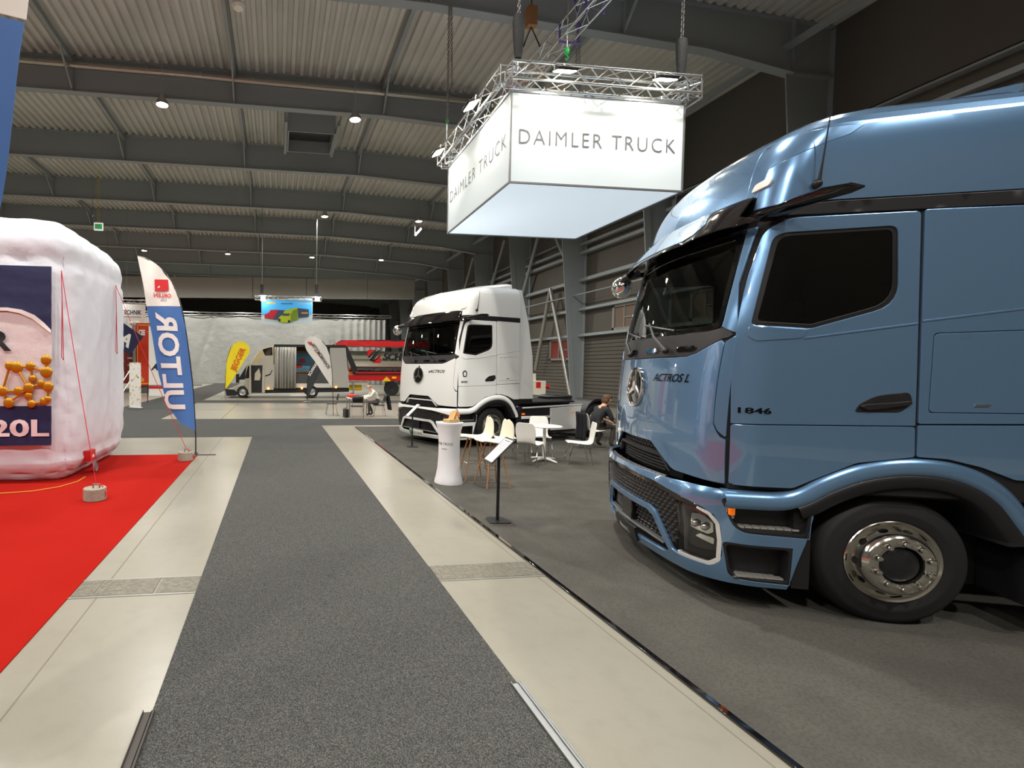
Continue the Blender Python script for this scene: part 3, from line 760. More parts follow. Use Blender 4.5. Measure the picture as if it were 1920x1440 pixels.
    for sd_ in (1,-1):
        mir = (lambda q: q) if sd_ > 0 else mirror
        m = MB(); patch(m, CAB, mir(CAB.side(dpoly)), [mir(win)], res=.045, thick=.03); door = m.build('door', P, t)
        m = MB(); lo = CAB.side(rounded([(-1.095,1.015),(-.70,1.02),(-.52,1.12),(-.30,1.235),(.048,1.295),(.043,1.511),(-1.095,1.486)], .02)); patch(m, CAB, mir(lo), res=.05); m.build('door_skirt', P, door)
        gas_in = CAB.side(rounded([(-.835,2.937,.07),(-.123,2.957,.05),(-.108,2.425,.15),(-.615,2.264,.02),(-.965,2.290,.04)], .05))
        m = MB(); patch(m, CAB, mir(win), [mir(gas_in)], res=.05, off=-.008, thick=.02); m.build('window_seal', mat('window_rubber', srgb(15,15,16), .5), door)
        m = MB(); patch(m, CAB, mir(gas_in), res=.07, off=-.014, thick=.004); m.build('window_glass', K['glass_dark'], door)
        # mirror base plate below the quarter light and its seam
        bp = CAB.side(rounded([(-1.005,2.255,.02),(-.635,2.225,.02),(-.68,2.165,.02),(-.965,2.145,.04),(-1.01,2.18,.03)], .02)); m = MB(); patch(m, CAB, mir(bp), res=.05, off=.007, thick=.006); m.build('corner_cover', P, door)
        # waist crease as a fine raised moulding
        cr = CAB.side([(-.66,2.158),(.035,2.262),(.035,2.272),(-.66,2.166)]); m = MB(); patch(m, CAB, mir(cr), res=.04, off=.006, thick=.006, edge=.002); m.build('waist_crease', P, door)
        # handle recess
        hp = CAB.side(rounded([(-.325,1.615,.02),(-.30,1.67,.05),(-.20,1.735,.05),(.0,1.765,.03),(.02,1.69,.03),(-.05,1.62,.03)], .03)); m = MB(); patch(m, CAB, mir(hp), res=.03, off=.004, thick=.01); hd = m.build('handle', BL, door)
        h2 = CAB.side(rounded([(-.285,1.672),(-.19,1.722),(-.12,1.73),(-.11,1.69)], .012)); m = MB(); patch(m, CAB, mir(h2), res=.03, off=.0052, thick=.002, edge=.001); m.build('handle_recess', GAP, hd)
        h3 = CAB.side(rounded([(-.30,1.655),(-.25,1.632),(0,1.678),(.005,1.70),(-.1,1.685),(-.27,1.668)], .012)); m = MB(); patch(m, CAB, mir(h3), res=.03, off=.022, thick=.018, edge=.006); m.build('grip', BL, hd)
        # rear side panel, hatch and skirt
        sp = rounded([(.067,1.54),(.83,1.565),(.825,3.08),(.062,3.085),(.064,2.27)], .015)
        ht = rounded([(.115,1.615),(.775,1.625),(.79,2.225),(.13,2.20)], .035)
        m = MB(); patch(m, CAB, mir(CAB.side(sp)), [mir(CAB.side(ht))], res=.05); spo = m.build('side_panel', P, t)
        ht2 = rounded([(.127,1.627),(.765,1.637),(.778,2.213),(.142,2.188)], .03)
        m = MB(); patch(m, CAB, mir(CAB.side(ht2)), res=.06); hto = m.build('locker_hatch', P, spo)
        m = MB(); patch(m, CAB, mir(CAB.side([(.38,1.672),(.47,1.676),(.475,1.690),(.385,1.686)])), res=.04, off=.006, thick=.006, edge=.001); m.build('hatch_badge', K['chrome'], hto)
        cr = CAB.side([(.063,2.278),(.82,2.385),(.82,2.396),(.063,2.288)]); m = MB(); patch(m, CAB, mir(cr), res=.05, off=.005, thick=.005, edge=.002); m.build('waist_crease', P, spo)
        sk = rounded([(.067,1.523),(.83,1.547),(.83,1.16),(.64,1.16),(.45,1.24),(.25,1.29),(.067,1.298)], .015); m = MB(); patch(m, CAB, mir(CAB.side(sk)), res=.06); m.build('side_skirt', P, t)
        # black roof rail
        rl = CAB.side(rounded([(-1.0,3.10,.01),(-.60,3.093),(.83,3.098),(.83,3.19),(-.50,3.178),(-.95,3.15,.03)], .006)); m = MB(); patch(m, CAB, mir(rl), res=.06, off=.004, thick=.02); m.build('roof_rail', BL, t)
        # side air deflector behind the cab
        m = MB(); yy = 1.235*sd_
        pts = [(.845,1.16),(1.36,1.15),(1.31,2.25),(1.12,3.1),(1.05,3.94),(.845,3.94)]
        if sd_ < 0: pts = pts[::-1]
        m.prism([(a,b) for a,b in pts], lambda a,b,d: Vector((-a, yy-(d+max(0,(b-3.2))*.22)*sd_, b)), 0, .04); m.build('air_deflector', P, t, bevel=.012)
        m = MB(); m.box((-1.34,yy-.03*sd_-.02,1.04),(-.66,yy-.03*sd_+.02,1.16)); m.build('deflector_foot', BL, t)
    # ---------------- roof
    ra = .92
    part('roof_front', sym([(0,3.31),(ra,3.31),(ra,3.45),(ra,3.72),(.75,3.84),(0,3.86)]), P, res=.05)
    cs = CAB.sx(-.93,3.2); ce = CAB.S0+.05
    part('roof_corner', [(ra+.006,3.31),(cs+.012,3.29),(cs+.02,3.32),(cs+.08,3.5),(ce+.1,3.66),(ce+.16,3.72),(ra+.1,3.73),(ra+.006,3.70)], P, both=True, res=.05)
    sR = CAB.sx(.845,3.4)
    part('roof_side', [(cs+.008,3.186),(CAB.sx(-.5,3.2),3.196),(sR,3.205),(sR,3.72),(ce+.17,3.72),(ce+.108,3.655),(cs+.09,3.495),(cs+.028,3.30)], P, both=True, res=.055)
    m = MB()                                  # roof cap closes the top
    rows = [3.715,3.75,3.8,3.85,3.9,3.95,4.0,4.05,4.1]
    for i in range(len(rows)-1):
        for sg in (1,-1):
            us = [CAB.S0+(sR-CAB.S0)*k/10 for k in range(11)]; us = [CAB.SF*k/8 for k in range(8)]+[CAB.SF+CAB.L*k/6 for k in range(6)]+us
            m.grid(lambda u, v: CAB(sg*u, v, -.002), us if sg > 0 else us[::-1], [rows[i], rows[i+1]])
    m.build('roof_cap', P, t); m = MB()
    sp = [(-.45,3.90,.60),(-.15,3.995,.76),(.2,4.07,.84),(.85,4.17,.92)]
    prev = None
    for i in range(len(sp)-1):
        (xa,za,wa),(xb,zb_,wb) = sp[i], sp[i+1]
        m.grid(lambda u, v: Vector((-(xa+(xb-xa)*v), u*(wa+(wb-wa)*v), (za+(zb_-za)*v)-(.10*(abs(u)**4)))), [-1,-.95,-.8,-.5,0,.5,.8,.95,1], [0,.5,1])
        for sg in (1,-1): m.add([(-xa,sg*wa,za-.10),(-xb,sg*wb,zb_-.10),(-xb,sg*wb,3.72),(-xa,sg*wa,3.72)], [(0,1,2,3) if sg < 0 else (3,2,1,0)])
    m.build('roof_spoiler', P, t); m = MB()
    m.box((-.84,-1.0,3.5),(-.80,1.0,3.86)); m.build('roof_rear', P, t)
    # side marker lamp on the roof corner
    part('marker_lamp', rounded([(.97,3.335),(1.12,3.355),(1.14,3.40),(1.11,3.41),(.99,3.39)], .015), K['white_pl'], both=True, res=.03, off=.018, thick=.02)
    # header strip and sun visor
    part('header', sym([(0,3.035),(1.0,3.045),(cs-.02,3.06),(cs,3.28),(.9,3.30),(0,3.30)]), BG, res=.06, off=-.003)
    def vis(q, v, off=0):
        f = min(1.0, max(0.0, (3.30-v)/.30)); return CAB(q, v, .015+.17*f**.8*(1-.45*max(0,(abs(q)-.9)/.4))+off)
    part('sun_visor', sym([(0,2.985),(.6,2.99),(.72,3.01),(1.0,3.02),(1.18,3.04),(cs+.015,3.10),(cs+.005,3.285),(.9,3.30),(0,3.30)]), mat('smoked_visor', srgb(24,20,20), .05, 0, .5), surf=vis, res=.05, thick=.012)
    if not electric:
        part('visor_panel', sym([(0,3.015),(.58,3.02),(.66,3.05),(.70,3.14),(.64,3.275),(0,3.28)]), P, surf=vis, res=.05, off=.006, thick=.006)
    # camera mirror arms
    for sg in (1,-1):
        m = MB(); path = [(.90,1.20,3.10),(.87,1.32,3.115),(.82,1.42,3.135),(.74,1.52,3.15),(.64,1.575,3.16),(.56,1.58,3.165)]
        rad = [(.10,.035),(.085,.035),(.07,.04),(.06,.042),(.045,.035),(.01,.008)]
        vs = []
        for (px_, py_, pz_), (ra_, rb_) in zip(path, rad):
            for k in range(12):
                a = 2*math.pi*k/12; vs.append((px_+ra_*math.cos(a), sg*(py_+.3*ra_*math.sin(a)), pz_+rb_*math.sin(a)))
        fs = [(i*12+k, i*12+(k+1) % 12, i*12+12+(k+1) % 12, i*12+12+k) for i in range(5) for k in range(12)]
        m.add(vs, fs if sg < 0 else [f[::-1] for f in fs]); m.build('mirror_camera', BG, t)
        # lower offside close-view mirror
    m = MB(); m.tube([(1.0,-1.12,3.10),(1.08,-1.26,3.08),(1.1,-1.34,3.03)], .05, 8); m.build('kerb_mirror_arm', BL, t)
    m = MB(); m.ball((1.08,-1.42,2.98),(.12,.16,.14)); m.build('kerb_mirror', K['chrome'], t)
    # aerials
    for (ax, ay, az, hh) in ((.62,1.225,3.31,.46),(.86,-.55,3.52,.34)):
        o = empty('aerial', (ax,ay,az), parent=t); sg = 1 if ay > 0 else .3
        MB().ball((0,.02*sg,0),(.032,.032,.032)).build('base', BL, o); MB().tube([(0,.04*sg,.02),(-.005,.06*sg,.16),(-.02,.09*sg,hh)], [.011,.006,.004], 6).build('whip', BL, o)
    # wipers
    wm = mat('wiper_black', srgb(22,22,24), .4)
    for (a0, a1, b0, b1) in ((.52,2.085,.17,2.36),(-.22,2.07,-.42,2.33)):
        wp = empty('wiper', (0,0,0), parent=t)
        p0 = CAB(a0, a1, .03); p1 = CAB(b0, b1, .05)
        MB().tube([p0, p0.lerp(p1,.5)+Vector((.03,0,0)), p1], [.018,.013,.009], 8).build('arm', mat('wiper_black', srgb(22,22,24), .4), wp)
        MB().tube([CAB(b0+.42*k/6-.02, b1-.02-.012*k, .02) for k in range(-2,7)], .011, 6).build('blade', wm, wp)
        MB().ball(p0, .03).build('pivot', wm, wp)
    # ---------------- cab interior
    ci = empty('cab_interior', (0,0,0), parent=t)
    m = MB(); m.grid(lambda u, v: Vector((CAB(u,2.2).x-.06-v*.55, u*.95, 2.16+.10*math.sin(v*2.2)-.05*v)), [-1.1+.1*k for k in range(23)], [k/6 for k in range(7)]); m.build('dashboard', K['beige_int'], ci)
    MB().box((.45,-1.05,1.6),(.60,1.05,2.12)).build('dash_front', K['dark_int'], ci)
    MB().box((.78,-.9,2.19),(.82,-.1,2.34)).build('display', BG, ci)
    M = Matrix.Translation((.50,.62,2.22)) @ Matrix.Rotation(R(-38),4,'Y')
    m = MB(); m.tube([M @ Vector((0.22*math.cos(a),.22*math.sin(a),0)) for a in [2*math.pi*k/28 for k in range(28)]], .017, 8, closed=True)
    for a in (0, 2.2, -2.2): m.cyl(M @ Vector((0,0,-.02)), M @ Vector((.21*math.cos(a+math.pi),.21*math.sin(a+math.pi),0)), .014, n=6)
    m.cyl(M @ Vector((0,0,-.3)), M @ Vector((0,0,0)), .04); m.build('steering_wheel', K['black'], ci)
    for yy in (.62,-.62):
        m = MB(); m.box((-.35,yy-.25,1.62),(.15,yy+.25,1.78)); m.box((-.42,yy-.24,1.7),(-.27,yy+.24,2.42)); m.box((-.42,yy-.14,2.45),(-.30,yy+.14,2.68)); m.build('seat', mat('seat_fabric', srgb(96,92,86), .8), ci, bevel=.05)
    MB().box((-.80,-1.18,1.6),(-.78,1.18,3.3)).build('rear_trim', mat('cab_trim', srgb(120,112,98), .8), ci)
    MB().box((-.8,-1.15,3.28),(.85,1.15,3.32)).build('headlining', mat('cab_trim', srgb(120,112,98), .8), ci)
    # ---------------- bumper
    b2 = BUM.sx(-.60,.6)
    low_in = rounded(sym([(0,.275),(.74,.285),(.80,.315),(.585,.57),(.50,.60),(0,.605)]), .012)
    lamp_open = rounded(sym([(0,.652),(.53,.648),(.625,.615),(.83,.345),(.90,.325),(1.17,.325),(1.235,.36),(1.265,.43),(1.262,.66),(1.22,.75),(1.12,.805),(.95,.845),(.6,.895),(0,.915)]), .02)
    x1, x2 = -1.13, -.575
    st1 = BUM.side(rounded([(x1,.885,.05),(x2-.0,.885,.02),(-.60,.655,.03),(-1.05,.665,.09)], .03)); st2 = BUM.side(rounded([(-1.11,.535,.04),(-.70,.535,.03),(-.70,.275,.03),(-1.065,.285,.06)], .03))
    fr1 = BUM.side(rounded([(-1.15,.905,.05),(-.56,.905,.01),(-.575,.63,.01),(-1.06,.64,.1)], .03)); fr2 = BUM.side(rounded([(-1.13,.555,.04),(-.675,.555,.01),(-.685,.255,.01),(-1.08,.265,.06)], .03))
    bo = [(0,.205),(.8,.205),(1.1,.215),(BUM.sx(-1.0,.22),.225),(BUM.sx(-.70,.225),.225)]+[(BUM.sx(x,z),z) for x, z in ((-.66,.4),(-.60,.6),(-.56,.80),(-.56,.90),(-.70,.962))]+[(BUM.sx(-1.0,.962),.962),(1.25,.965),(.95,.968),(.74,.952),(0,.95)]
    part('bumper', sym(bo), P, holes=[lamp_open, low_in, fr1, mirror(fr1), fr2, mirror(fr2)], surf=BUM, res=.042, thick=.03)
    part('bumper_backing', sym([(0,.20),(b2,.20),(b2,.95),(1.2,.97),(0,.945)]), mat('grille_black', srgb(16,16,17), .5), surf=BUM, res=.09, off=-.09, thick=.004, edge=0)
    MB().box((-.6,-.84,.24),(1.02,.84,.9)).build('bumper_core', mat('grille_black', srgb(16,16,17), .5), t)
    # grille of staggered bricks between the lamps, gloss upper lip
    g_out = rounded(sym([(0,.665),(.54,.660),(.64,.625),(.80,.41),(.86,.41),(.90,.60),(.885,.74),(.82,.815),(.6,.85),(0,.865)]), .01)
    part('grille_panel', g_out, BL, surf=BUM, res=.06, off=-.035, thick=.01)
    m = MB(); brick_mesh(m, BUM, g_out, off=-.033, depth=.034); go = m.build('grille_bricks', mat('grille_brick', srgb(62,60,58), .35), t); go['kind'] = 'stuff'
    part('grille_lip', rounded(sym([(0,.872),(.6,.856),(.83,.822),(.9,.80),(1.1,.775),(1.20,.735),(1.205,.745),(1.11,.797),(.94,.838),(.6,.888),(0,.908)]), .004), mat('smoked_chrome', srgb(120,112,104), .12, 1), surf=BUM, res=.05, off=-.006, thick=.03)
    li = rounded(sym([(0,.33),(.70,.335),(.75,.34),(.575,.545),(.48,.58),(0,.585)]), .01)
    m = MB(); brick_mesh(m, BUM, [(a,b) for a,b in li if 1], off=-.085, depth=.03, pitch=(.07,.04)); lo_ = m.build('intake_bricks', mat('grille_brick', srgb(62,60,58), .35), t); lo_['kind'] = 'stuff'
    part('intake_lip', rounded(sym([(0,.372),(.45,.372),(.70,.352),(.705,.345),(.45,.36),(0,.36)]), .002), K['alu_dull'], surf=BUM, res=.05, off=-.012, thick=.05)
    m = MB(); m.box((1.36,-.14,.38),(1.42,.12,.59)); m.build('radar_unit', BG, t, bevel=.01)
    # number plate
    pl = part('number_plate', rounded(sym([(0,.215),(.27,.215),(.275,.345),(0,.345)]), .008), mat('plate_black', srgb(28,26,26), .3) if not electric else K['white_pl'], surf=BUM, res=.05, off=.018, thick=.03)[0]
    def on(q, v, off, S_=BUM): return S_(q, v, off)
    add_letters(pl, 'plate_letter', K['paper'] if not electric else K['ink'], badges['plate'], lambda u, v: BUM(u, v, .0195), height=.055, width=.26 if not electric else .38, cx=0 if not electric else .06, cy=.28)
    if electric:
        m = MB(); m.grid(lambda u, v: BUM(u, v, .0195), [-.27,-.23,-.19], [.22,.28,.34]); m.build('plate_flag', mat('plate_green', srgb(30,130,70), .5), pl)
    # headlamps
    for sg in (1,-1):
        mr = (lambda q: q) if sg > 0 else mirror
        hl = empty('headlamp', (0,0,0), parent=t)
        lo = rounded([(.925,.355),(1.165,.352),(1.225,.40),(1.238,.55),(1.225,.68),(1.17,.745),(1.08,.775),(.93,.80),(.90,.74),(.925,.60)], .02)
        def hpatch(nm, o, mt, off, th=.008, res=.03, holes=()):
            m = MB(); patch(m, BUM, mr(o), [mr(h) for h in holes], res=res, off=off, thick=th); return m.build(nm, mt, hl)
        hpatch('lamp_body', lo, mat('lamp_grey', srgb(84,82,80), .35), -.05, .01)
        ring = rounded([(.90,.332),(1.18,.330),(1.245,.385),(1.258,.55),(1.245,.69),(1.18,.765),(1.09,.79),(1.085,.777),(1.17,.745),(1.222,.68),(1.234,.55),(1.222,.40),(1.165,.355),(.905,.357)], .006)
        hpatch('daytime_strip', ring, mat('led_strip', srgb(214,212,206), .2), -.004, .03)
        hpatch('reflector', rounded([(1.02,.60),(1.16,.575),(1.20,.60),(1.195,.68),(1.12,.73),(1.03,.72)], .012), K['chrome'], -.03, .02)
        hpatch('lower_reflector', rounded([(1.06,.535),(1.2,.50),(1.205,.55),(1.1,.565)], .01), K['chrome'], -.03, .02)
        hpatch('indicator_band', rounded([(.97,.765),(1.14,.72),(1.165,.735),(1.09,.765),(.96,.785)], .008), mat('lamp_rose', srgb(150,88,84), .2), -.028, .01)
        for q, v in ((1.07,.645),(1.145,.635)):
            p = BUM(sg*q, v, -.012); MB().ball(p, .03).build('projector', K['chrome'], hl)
        hpatch('lens', lo, K['lens'], -.006, .003, res=.05)
    # upper intake between panel and bumper, bonnet step
    part('upper_intake', sym([(0,.93),(.70,.93),(.72,1.03),(.40,1.23),(0,1.245)]), mat('grille_black', srgb(16,16,17), .5), surf=CAB, res=.06, off=-.10, thick=.01)
    m = MB(); brick_mesh(m, CAB, sym([(0,1.135),(.50,1.135),(.38,1.225),(0,1.23)]), off=-.06, depth=.035, pitch=(.06,.034)); uo = m.build('intake_mesh', mat('grille_brick', srgb(62,60,58), .35), t); uo['kind'] = 'stuff'
    part('intake_frame', sym([(0,1.115),(.47,1.115),(.52,1.09),(.62,.99),(.64,.99),(.54,1.11),(.48,1.135),(0,1.135)]), BL if not electric else P, surf=CAB, res=.05, off=-.02, thick=.06)
    for v in (.97,1.0,1.03,1.06,1.09):
        part('intake_louvre', sym([(0,v),(.52,v),(.52,v+.012),(0,v+.012)]), BL, surf=CAB, res=.09, off=-.06, thick=.02)
    m = MB()
    for r_ in range(3):
        for k in range(-9,10):
            q = k*.066+(.033 if r_ % 2 else 0); p = BUM(q,.95,-.035-.03*r_); d = BUM(q+.02,.95,-.035-.03*r_)-p
            m.bar(p+Vector((0,0,.022))-d, p+Vector((0,0,.022))+d, .018, .008)
    so = m.build('step_tread', K['alu_dull'], t); so['kind'] = 'stuff'
    part('bonnet_step', sym([(0,.955),(.70,.958),(.70,.985),(0,.985)]), BL, surf=BUM, res=.06, off=-.012, thick=.11)
    # ---------------- entry steps and wheel arches (both sides)
    for sg in (1,-1):
        mr = (lambda q: q) if sg > 0 else mirror
        st = empty('entry_steps', (0,0,0), parent=t)
        for fr, inn in ((fr1, st1), (fr2, st2)):
            m = MB(); patch(m, BUM, mr(fr), [mr([(a*1.0,b) for a,b in inn])], res=.04, off=-.004, thick=.12, edge=.002); m.build('step_surround', BL, st)
        for (za, zb, xa, xb) in ((.66,.90,.60,1.14),(.27,.55,.69,1.12)):
            m = MB(); m.box((xa,sg*.80 if sg > 0 else -.86,za),(xb,sg*.86 if sg > 0 else -.80,zb)); m.build('step_back', BL, st)
            ya, yb = sorted((sg*.86, sg*1.215)); m = MB(); m.box((xa,ya,za-.005),(xb-.07,yb,za+.02)); m.build('step_plate', mat('tread_grey', srgb(96,95,92), .4, .6), st, bevel=.008)
            m = MB()
            for r_ in range(5):
                for k in range(8):
                    xx = xa+.03+k*(xb-xa-.12)/8+(.03 if r_ % 2 else 0); yy = sg*(1.20-.062*r_)
                    m.box((xx,yy-.024,za+.02),(xx+.044,yy+.024,za+.034))
            so = m.build('step_cleats', mat('cleat_steel', srgb(216,214,208), .3, .7), st); so['kind'] = 'stuff'
        m = MB(); y0, y1 = sorted((sg*1.16, sg*1.20)); y0, y1 = sorted((sg*1.165, sg*1.222)); m.box((1.055,y0,.77),(1.10,y1,.862)); m.build('side_indicator', K['orange'], st, bevel=.012)
        m = MB(); y0, y1 = sorted((sg*1.14, sg*1.20)); m.box((1.045,y0,.735),(1.12,y1,.872)); m.build('indicator_housing', K['chrome'], st, bevel=.015)
        bpy.data.objects.remove(bpy.data.objects[st.children[-1].name]) if 0 else None
        # wheel arch: painted flare and black lip
        path = [(-1.15,.968),(-.95,.968),(-.78,.975),(-.66,1.02),(-.52,1.115),(-.32,1.215),(-.10,1.275),(.12,1.29),(.32,1.262),(.50,1.185),(.64,1.07),(.74,.93),(.82,.80),(.84,.72)]
        dense = []
        for i in range(len(path)-1):
            for k in range(4):
                q = []
                for c in (0,1):
                    a,b,c_,d = path[max(i-1,0)][c], path[i][c], path[i+1][c], path[min(i+2,len(path)-1)][c]; u = k/4
                    q.append(.5*((2*b)+(-a+c_)*u+(2*a-5*b+4*c_-d)*u*u+(-a+3*b-3*c_+d)*u**3))
                dense.append(q)
        dense.append(list(path[-1]))
        def flare(prof, nm, mt, skip=0):
            m = MB(); vs = []; pts = dense[skip:]
            for i, p in enumerate(pts):
                a = pts[max(i-1,0)]; b = pts[min(i+1,len(pts)-1)]; dx, dz = b[0]-a[0], b[1]-a[1]; L = math.hypot(dx,dz); nx, nz = dz/L, -dx/L     # towards the wheel
                for (ins, yy) in prof: vs.append((-(p[0]+nx*ins), sg*yy, p[1]+nz*ins))
            n = len(prof); fs = [(i*n+k, i*n+k+1, i*n+n+k+1, i*n+n+k) for i in range(len(pts)-1) for k in range(n-1)]
            m.add(vs, fs if sg > 0 else [f[::-1] for f in fs]); return m.build(nm, mt, t, sharp=60)
        fl0 = next(i for i, p in enumerate(dense) if p[0] > -.80)
        flare([(-.008,1.17),(-.004,1.215),(.010,1.24),(.04,1.266),(.075,1.278),(.11,1.276),(.13,1.262)], 'wheel_arch', P, 0 if 0 else max(0,fl0-14))
        flare([(.128,1.258),(.135,1.268),(.165,1.268),(.215,1.262),(.228,1.25),(.232,.82)], 'arch_lip', BL, fl0+2)
        m = MB()
        y0, y1 = sorted((sg*.70, sg*.84)); m.box((-.86,y0,.25),(.66,y1,1.26)); m.build('wheel_well', mat('well_black', srgb(10,10,11), .9), t)
        m = MB(); y0, y1 = sorted((sg*.84, sg*1.24)); m.box((-.95,y0,.24),(-.78,y1,.80)); m.box((-.98,y0,.8),(-.84,y1,.98)); m.build('mudguard_rear', BL, t, bevel=.02)
        m = MB(); m.box((.55,y0,.235),(.665,y1-.02*sg if sg > 0 else y1,.95)); m.build('arch_front', BL, t)
    # ---------------- chassis
    ch = mat('chassis_black', srgb(28,28,30), .5)
    m = MB(); m.box((-4.95,-.43,.72),(1.0,-.35,.98)); m.box((-4.95,.35,.72),(1.0,.43,.98))
    for xx in (-1.4,-2.6,-3.6,-4.8): m.box((xx-.06,-.4,.75),(xx+.06,.4,.95))
    m.build('chassis_frame', ch, t)
    MB().box((-3.4,-.9,1.0),(-1.0,.9,1.04)).build('catwalk', ch, t)
    m = MB(); m.lathe([(0,.0),(.44,.0),(.46,.05),(.42,.09),(.1,.08)], 24, M=Matrix.Translation((-3.75,0,1.06))); m.build('fifth_wheel', ch, t)
    m = MB(); m.cyl((0,-1.0,.488),(0,1.0,.488),.07); m.cyl((-3.95,-1.0,.488),(-3.95,1.0,.488),.1); m.build('axle', ch, t)
    for yy in (1.18,-1.18): wheel_parts(t, 0.0, yy)
    for yy in (1.20,-1.20): wheel_parts(t, 3.95, yy, twin=True)
    for sg in (1,-1):
        m = MB(); fs = []; vs = []; y0, y1 = .62, 1.25
        for k in range(13):
            a = R(8+164*k/12)
            for rr in (.60,.575):
                for yy in (y0,y1): vs.append((-3.95-rr*math.cos(a), sg*yy, .50+rr*math.sin(a)))
        for k in range(12):
            b = k*4; fs += [(b,b+1,b+5,b+4),(b+2,b+6,b+7,b+3),(b+1,b+3,b+7,b+5)]
        m.add(vs, fs if sg < 0 else [f[::-1] for f in fs]); m.build('rear_mudguard', ch, t)
        m = MB(); m.add([(-3.95-.55*math.cos(R(8+164*k/12)), sg*(1.245), .5+.55*math.sin(R(8+164*k/12))) for k in range(13)]+[(-3.95-.61*math.cos(R(8+164*k/12)), sg*1.245, .5+.61*math.sin(R(8+164*k/12))) for k in range(13)], [(k,k+1,k+14,k+13) for k in range(12)]); m.build('mudguard_rim', BL, t)
        # side skirt between the axles
        y0, y1 = 1.17*sg, 1.225*sg
        def plate(nm, pts, mt, d0=1.17, d1=1.225, bev=.012):
            m = MB(); q = pts if sg > 0 else pts
            m.prism([(-a,b) for a,b in (pts if sg > 0 else pts)][::-1 if sg > 0 else 1], lambda a,b,d: Vector((a, sg*d, b)), *( (d0,d1) if 1 else () ), ) ; o = m.build(nm, mt, t, bevel=bev); return o
        plate('skirt_backing', [(.93,.24),(3.10,.24),(3.28,.92),(.93,.92)], BL, 1.0, 1.17)
        plate('skirt_top', [(.90,.905),(3.32,.935),(3.33,.98),(.90,.945)], P)
        plate('skirt_panel', [(2.06,.30),(3.10,.29),(3.30,.93),(2.06,.90)], P, 1.17, 1.22)
        plate('skirt_rail', [(.95,.64),(2.06,.635),(2.06,.70),(.95,.715)], P, 1.17, 1.23)
        plate('skirt_foot', [(.98,.36),(2.06,.33),(2.06,.42),(1.0,.44)], P, 1.17, 1.23)
        m = MB(); a_, b_ = sorted((1.17*sg,1.19*sg)); m.box((-1.12,a_,.745),(-1.02,b_,.79)); m.box((-2.95,sorted((1.215*sg,1.232*sg))[0],.75),(-2.85,sorted((1.215*sg,1.232*sg))[1],.775)); m.build('side_marker', K['orange'], t)
    # equipment behind the cab
    m = MB(); m.box((-1.25,-.9,1.05),(-.95,.9,2.3)); m.build('rear_equipment', ch, t, bevel=.03)
    m = MB(); m.prism([(.0,0),(.28,0),(.55,-1.0),(.5,-1.05),(.1,-1.0)], lambda a,b,d: Vector((-1.35-a,.75-d,2.2+b)), 0,.35); m.build('battery_housing', ch, t)
    # ---------------- star badge and lettering
    bd = empty('star_badge', (0,0,0), parent=t)
    def ringpoly(r, n=40, c=(0,1.735)): return [(c[0]+r*math.cos(2*math.pi*k/n), c[1]+r*math.sin(2*math.pi*k/n)) for k in range(n)]
    def bpatch(nm, o, mt, off, th, holes=(), res=.03):
        m = MB(); patch(m, CAB, o, holes, res=res, off=off, thick=th, edge=.003); return m.build(nm, mt, bd)
    bpatch('badge_disc', ringpoly(.20), BG, .008, .01)
    bpatch('badge_ring', ringpoly(.20), K['chrome'], .03, .03, [ringpoly(.178)])
    stp = []
    for k in range(6):
        a = math.pi/2+k*math.pi/3; rr = .182 if k % 2 == 0 else .030; stp.append((rr*math.cos(a), 1.735+rr*math.sin(a)))
    bpatch('badge_star', stp, K['chrome'], .028, .02)
    lm = mat('badge_letters', srgb(40,40,44), .15, .9)
    m = MB(); W = add_text(m, badges['front'], lambda u, v: CAB(u, v, .006), height=.075, width=badges['fw'], cx=badges['fx'], cy=1.845, shear=.35, bold=.01); m.build('front_lettering', lm, t)
    sxl = lambda x, z: CAB.sx(x, z)
    m = MB(); add_letters(t, 'side_letter', lm, badges['side'], lambda u, v: CAB(CAB.sx(u, v), v, .005), height=.045, width=badges['sw'], cx=-.96, cy=1.605, bold=.02)
    if electric:
        m = MB(); patch(m, CAB, CAB.side(rounded([(-.99,1.72),(-.91,1.72),(-.89,1.82),(-.93,1.87),(-.97,1.87),(-1.01,1.82)], .02)), [CAB.side(rounded([(-.975,1.74),(-.925,1.74),(-.91,1.81),(-.94,1.85),(-.96,1.85),(-.99,1.81)], .015))], res=.03, off=.004, thick=.004, edge=.001); m.build('side_emblem', lm, t)
        m = MB(); m.ball(CAB(0,1.96,.01), .02); m.build('front_sensor', BL, t)
    return t
blue = mat('blue_metallic_paint', srgb(112,152,192), .24, .6, 1.0)
blue.node_tree.nodes['Principled BSDF'].inputs['Coat IOR'].default_value = 1.75
white = mat('white_truck_paint', srgb(240,241,238), .3, 0, 1.0)
g = gnd(1665,1172); ps = R(70.5); left = Vector((-math.cos(ps),-math.sin(ps),0))
make_truck('tractor_truck', g-left*1.17, ps, 'blue metallic tractor truck with tall roof on the anthracite stand', blue, False, dict(plate='Actros L', front='ACTROS L', fw=.5, fx=.60, side='1846', sw=.20))
g = gnd(921,837); ps = R(110); left = Vector((-math.cos(ps),-math.sin(ps),0))
make_truck('tractor_truck', g-left*1.17, ps, 'white electric tractor truck standing behind the bar stools', white, True, dict(plate='GG 600E', front='eACTROS', fw=.5, fx=.62, side='600', sw=.16))
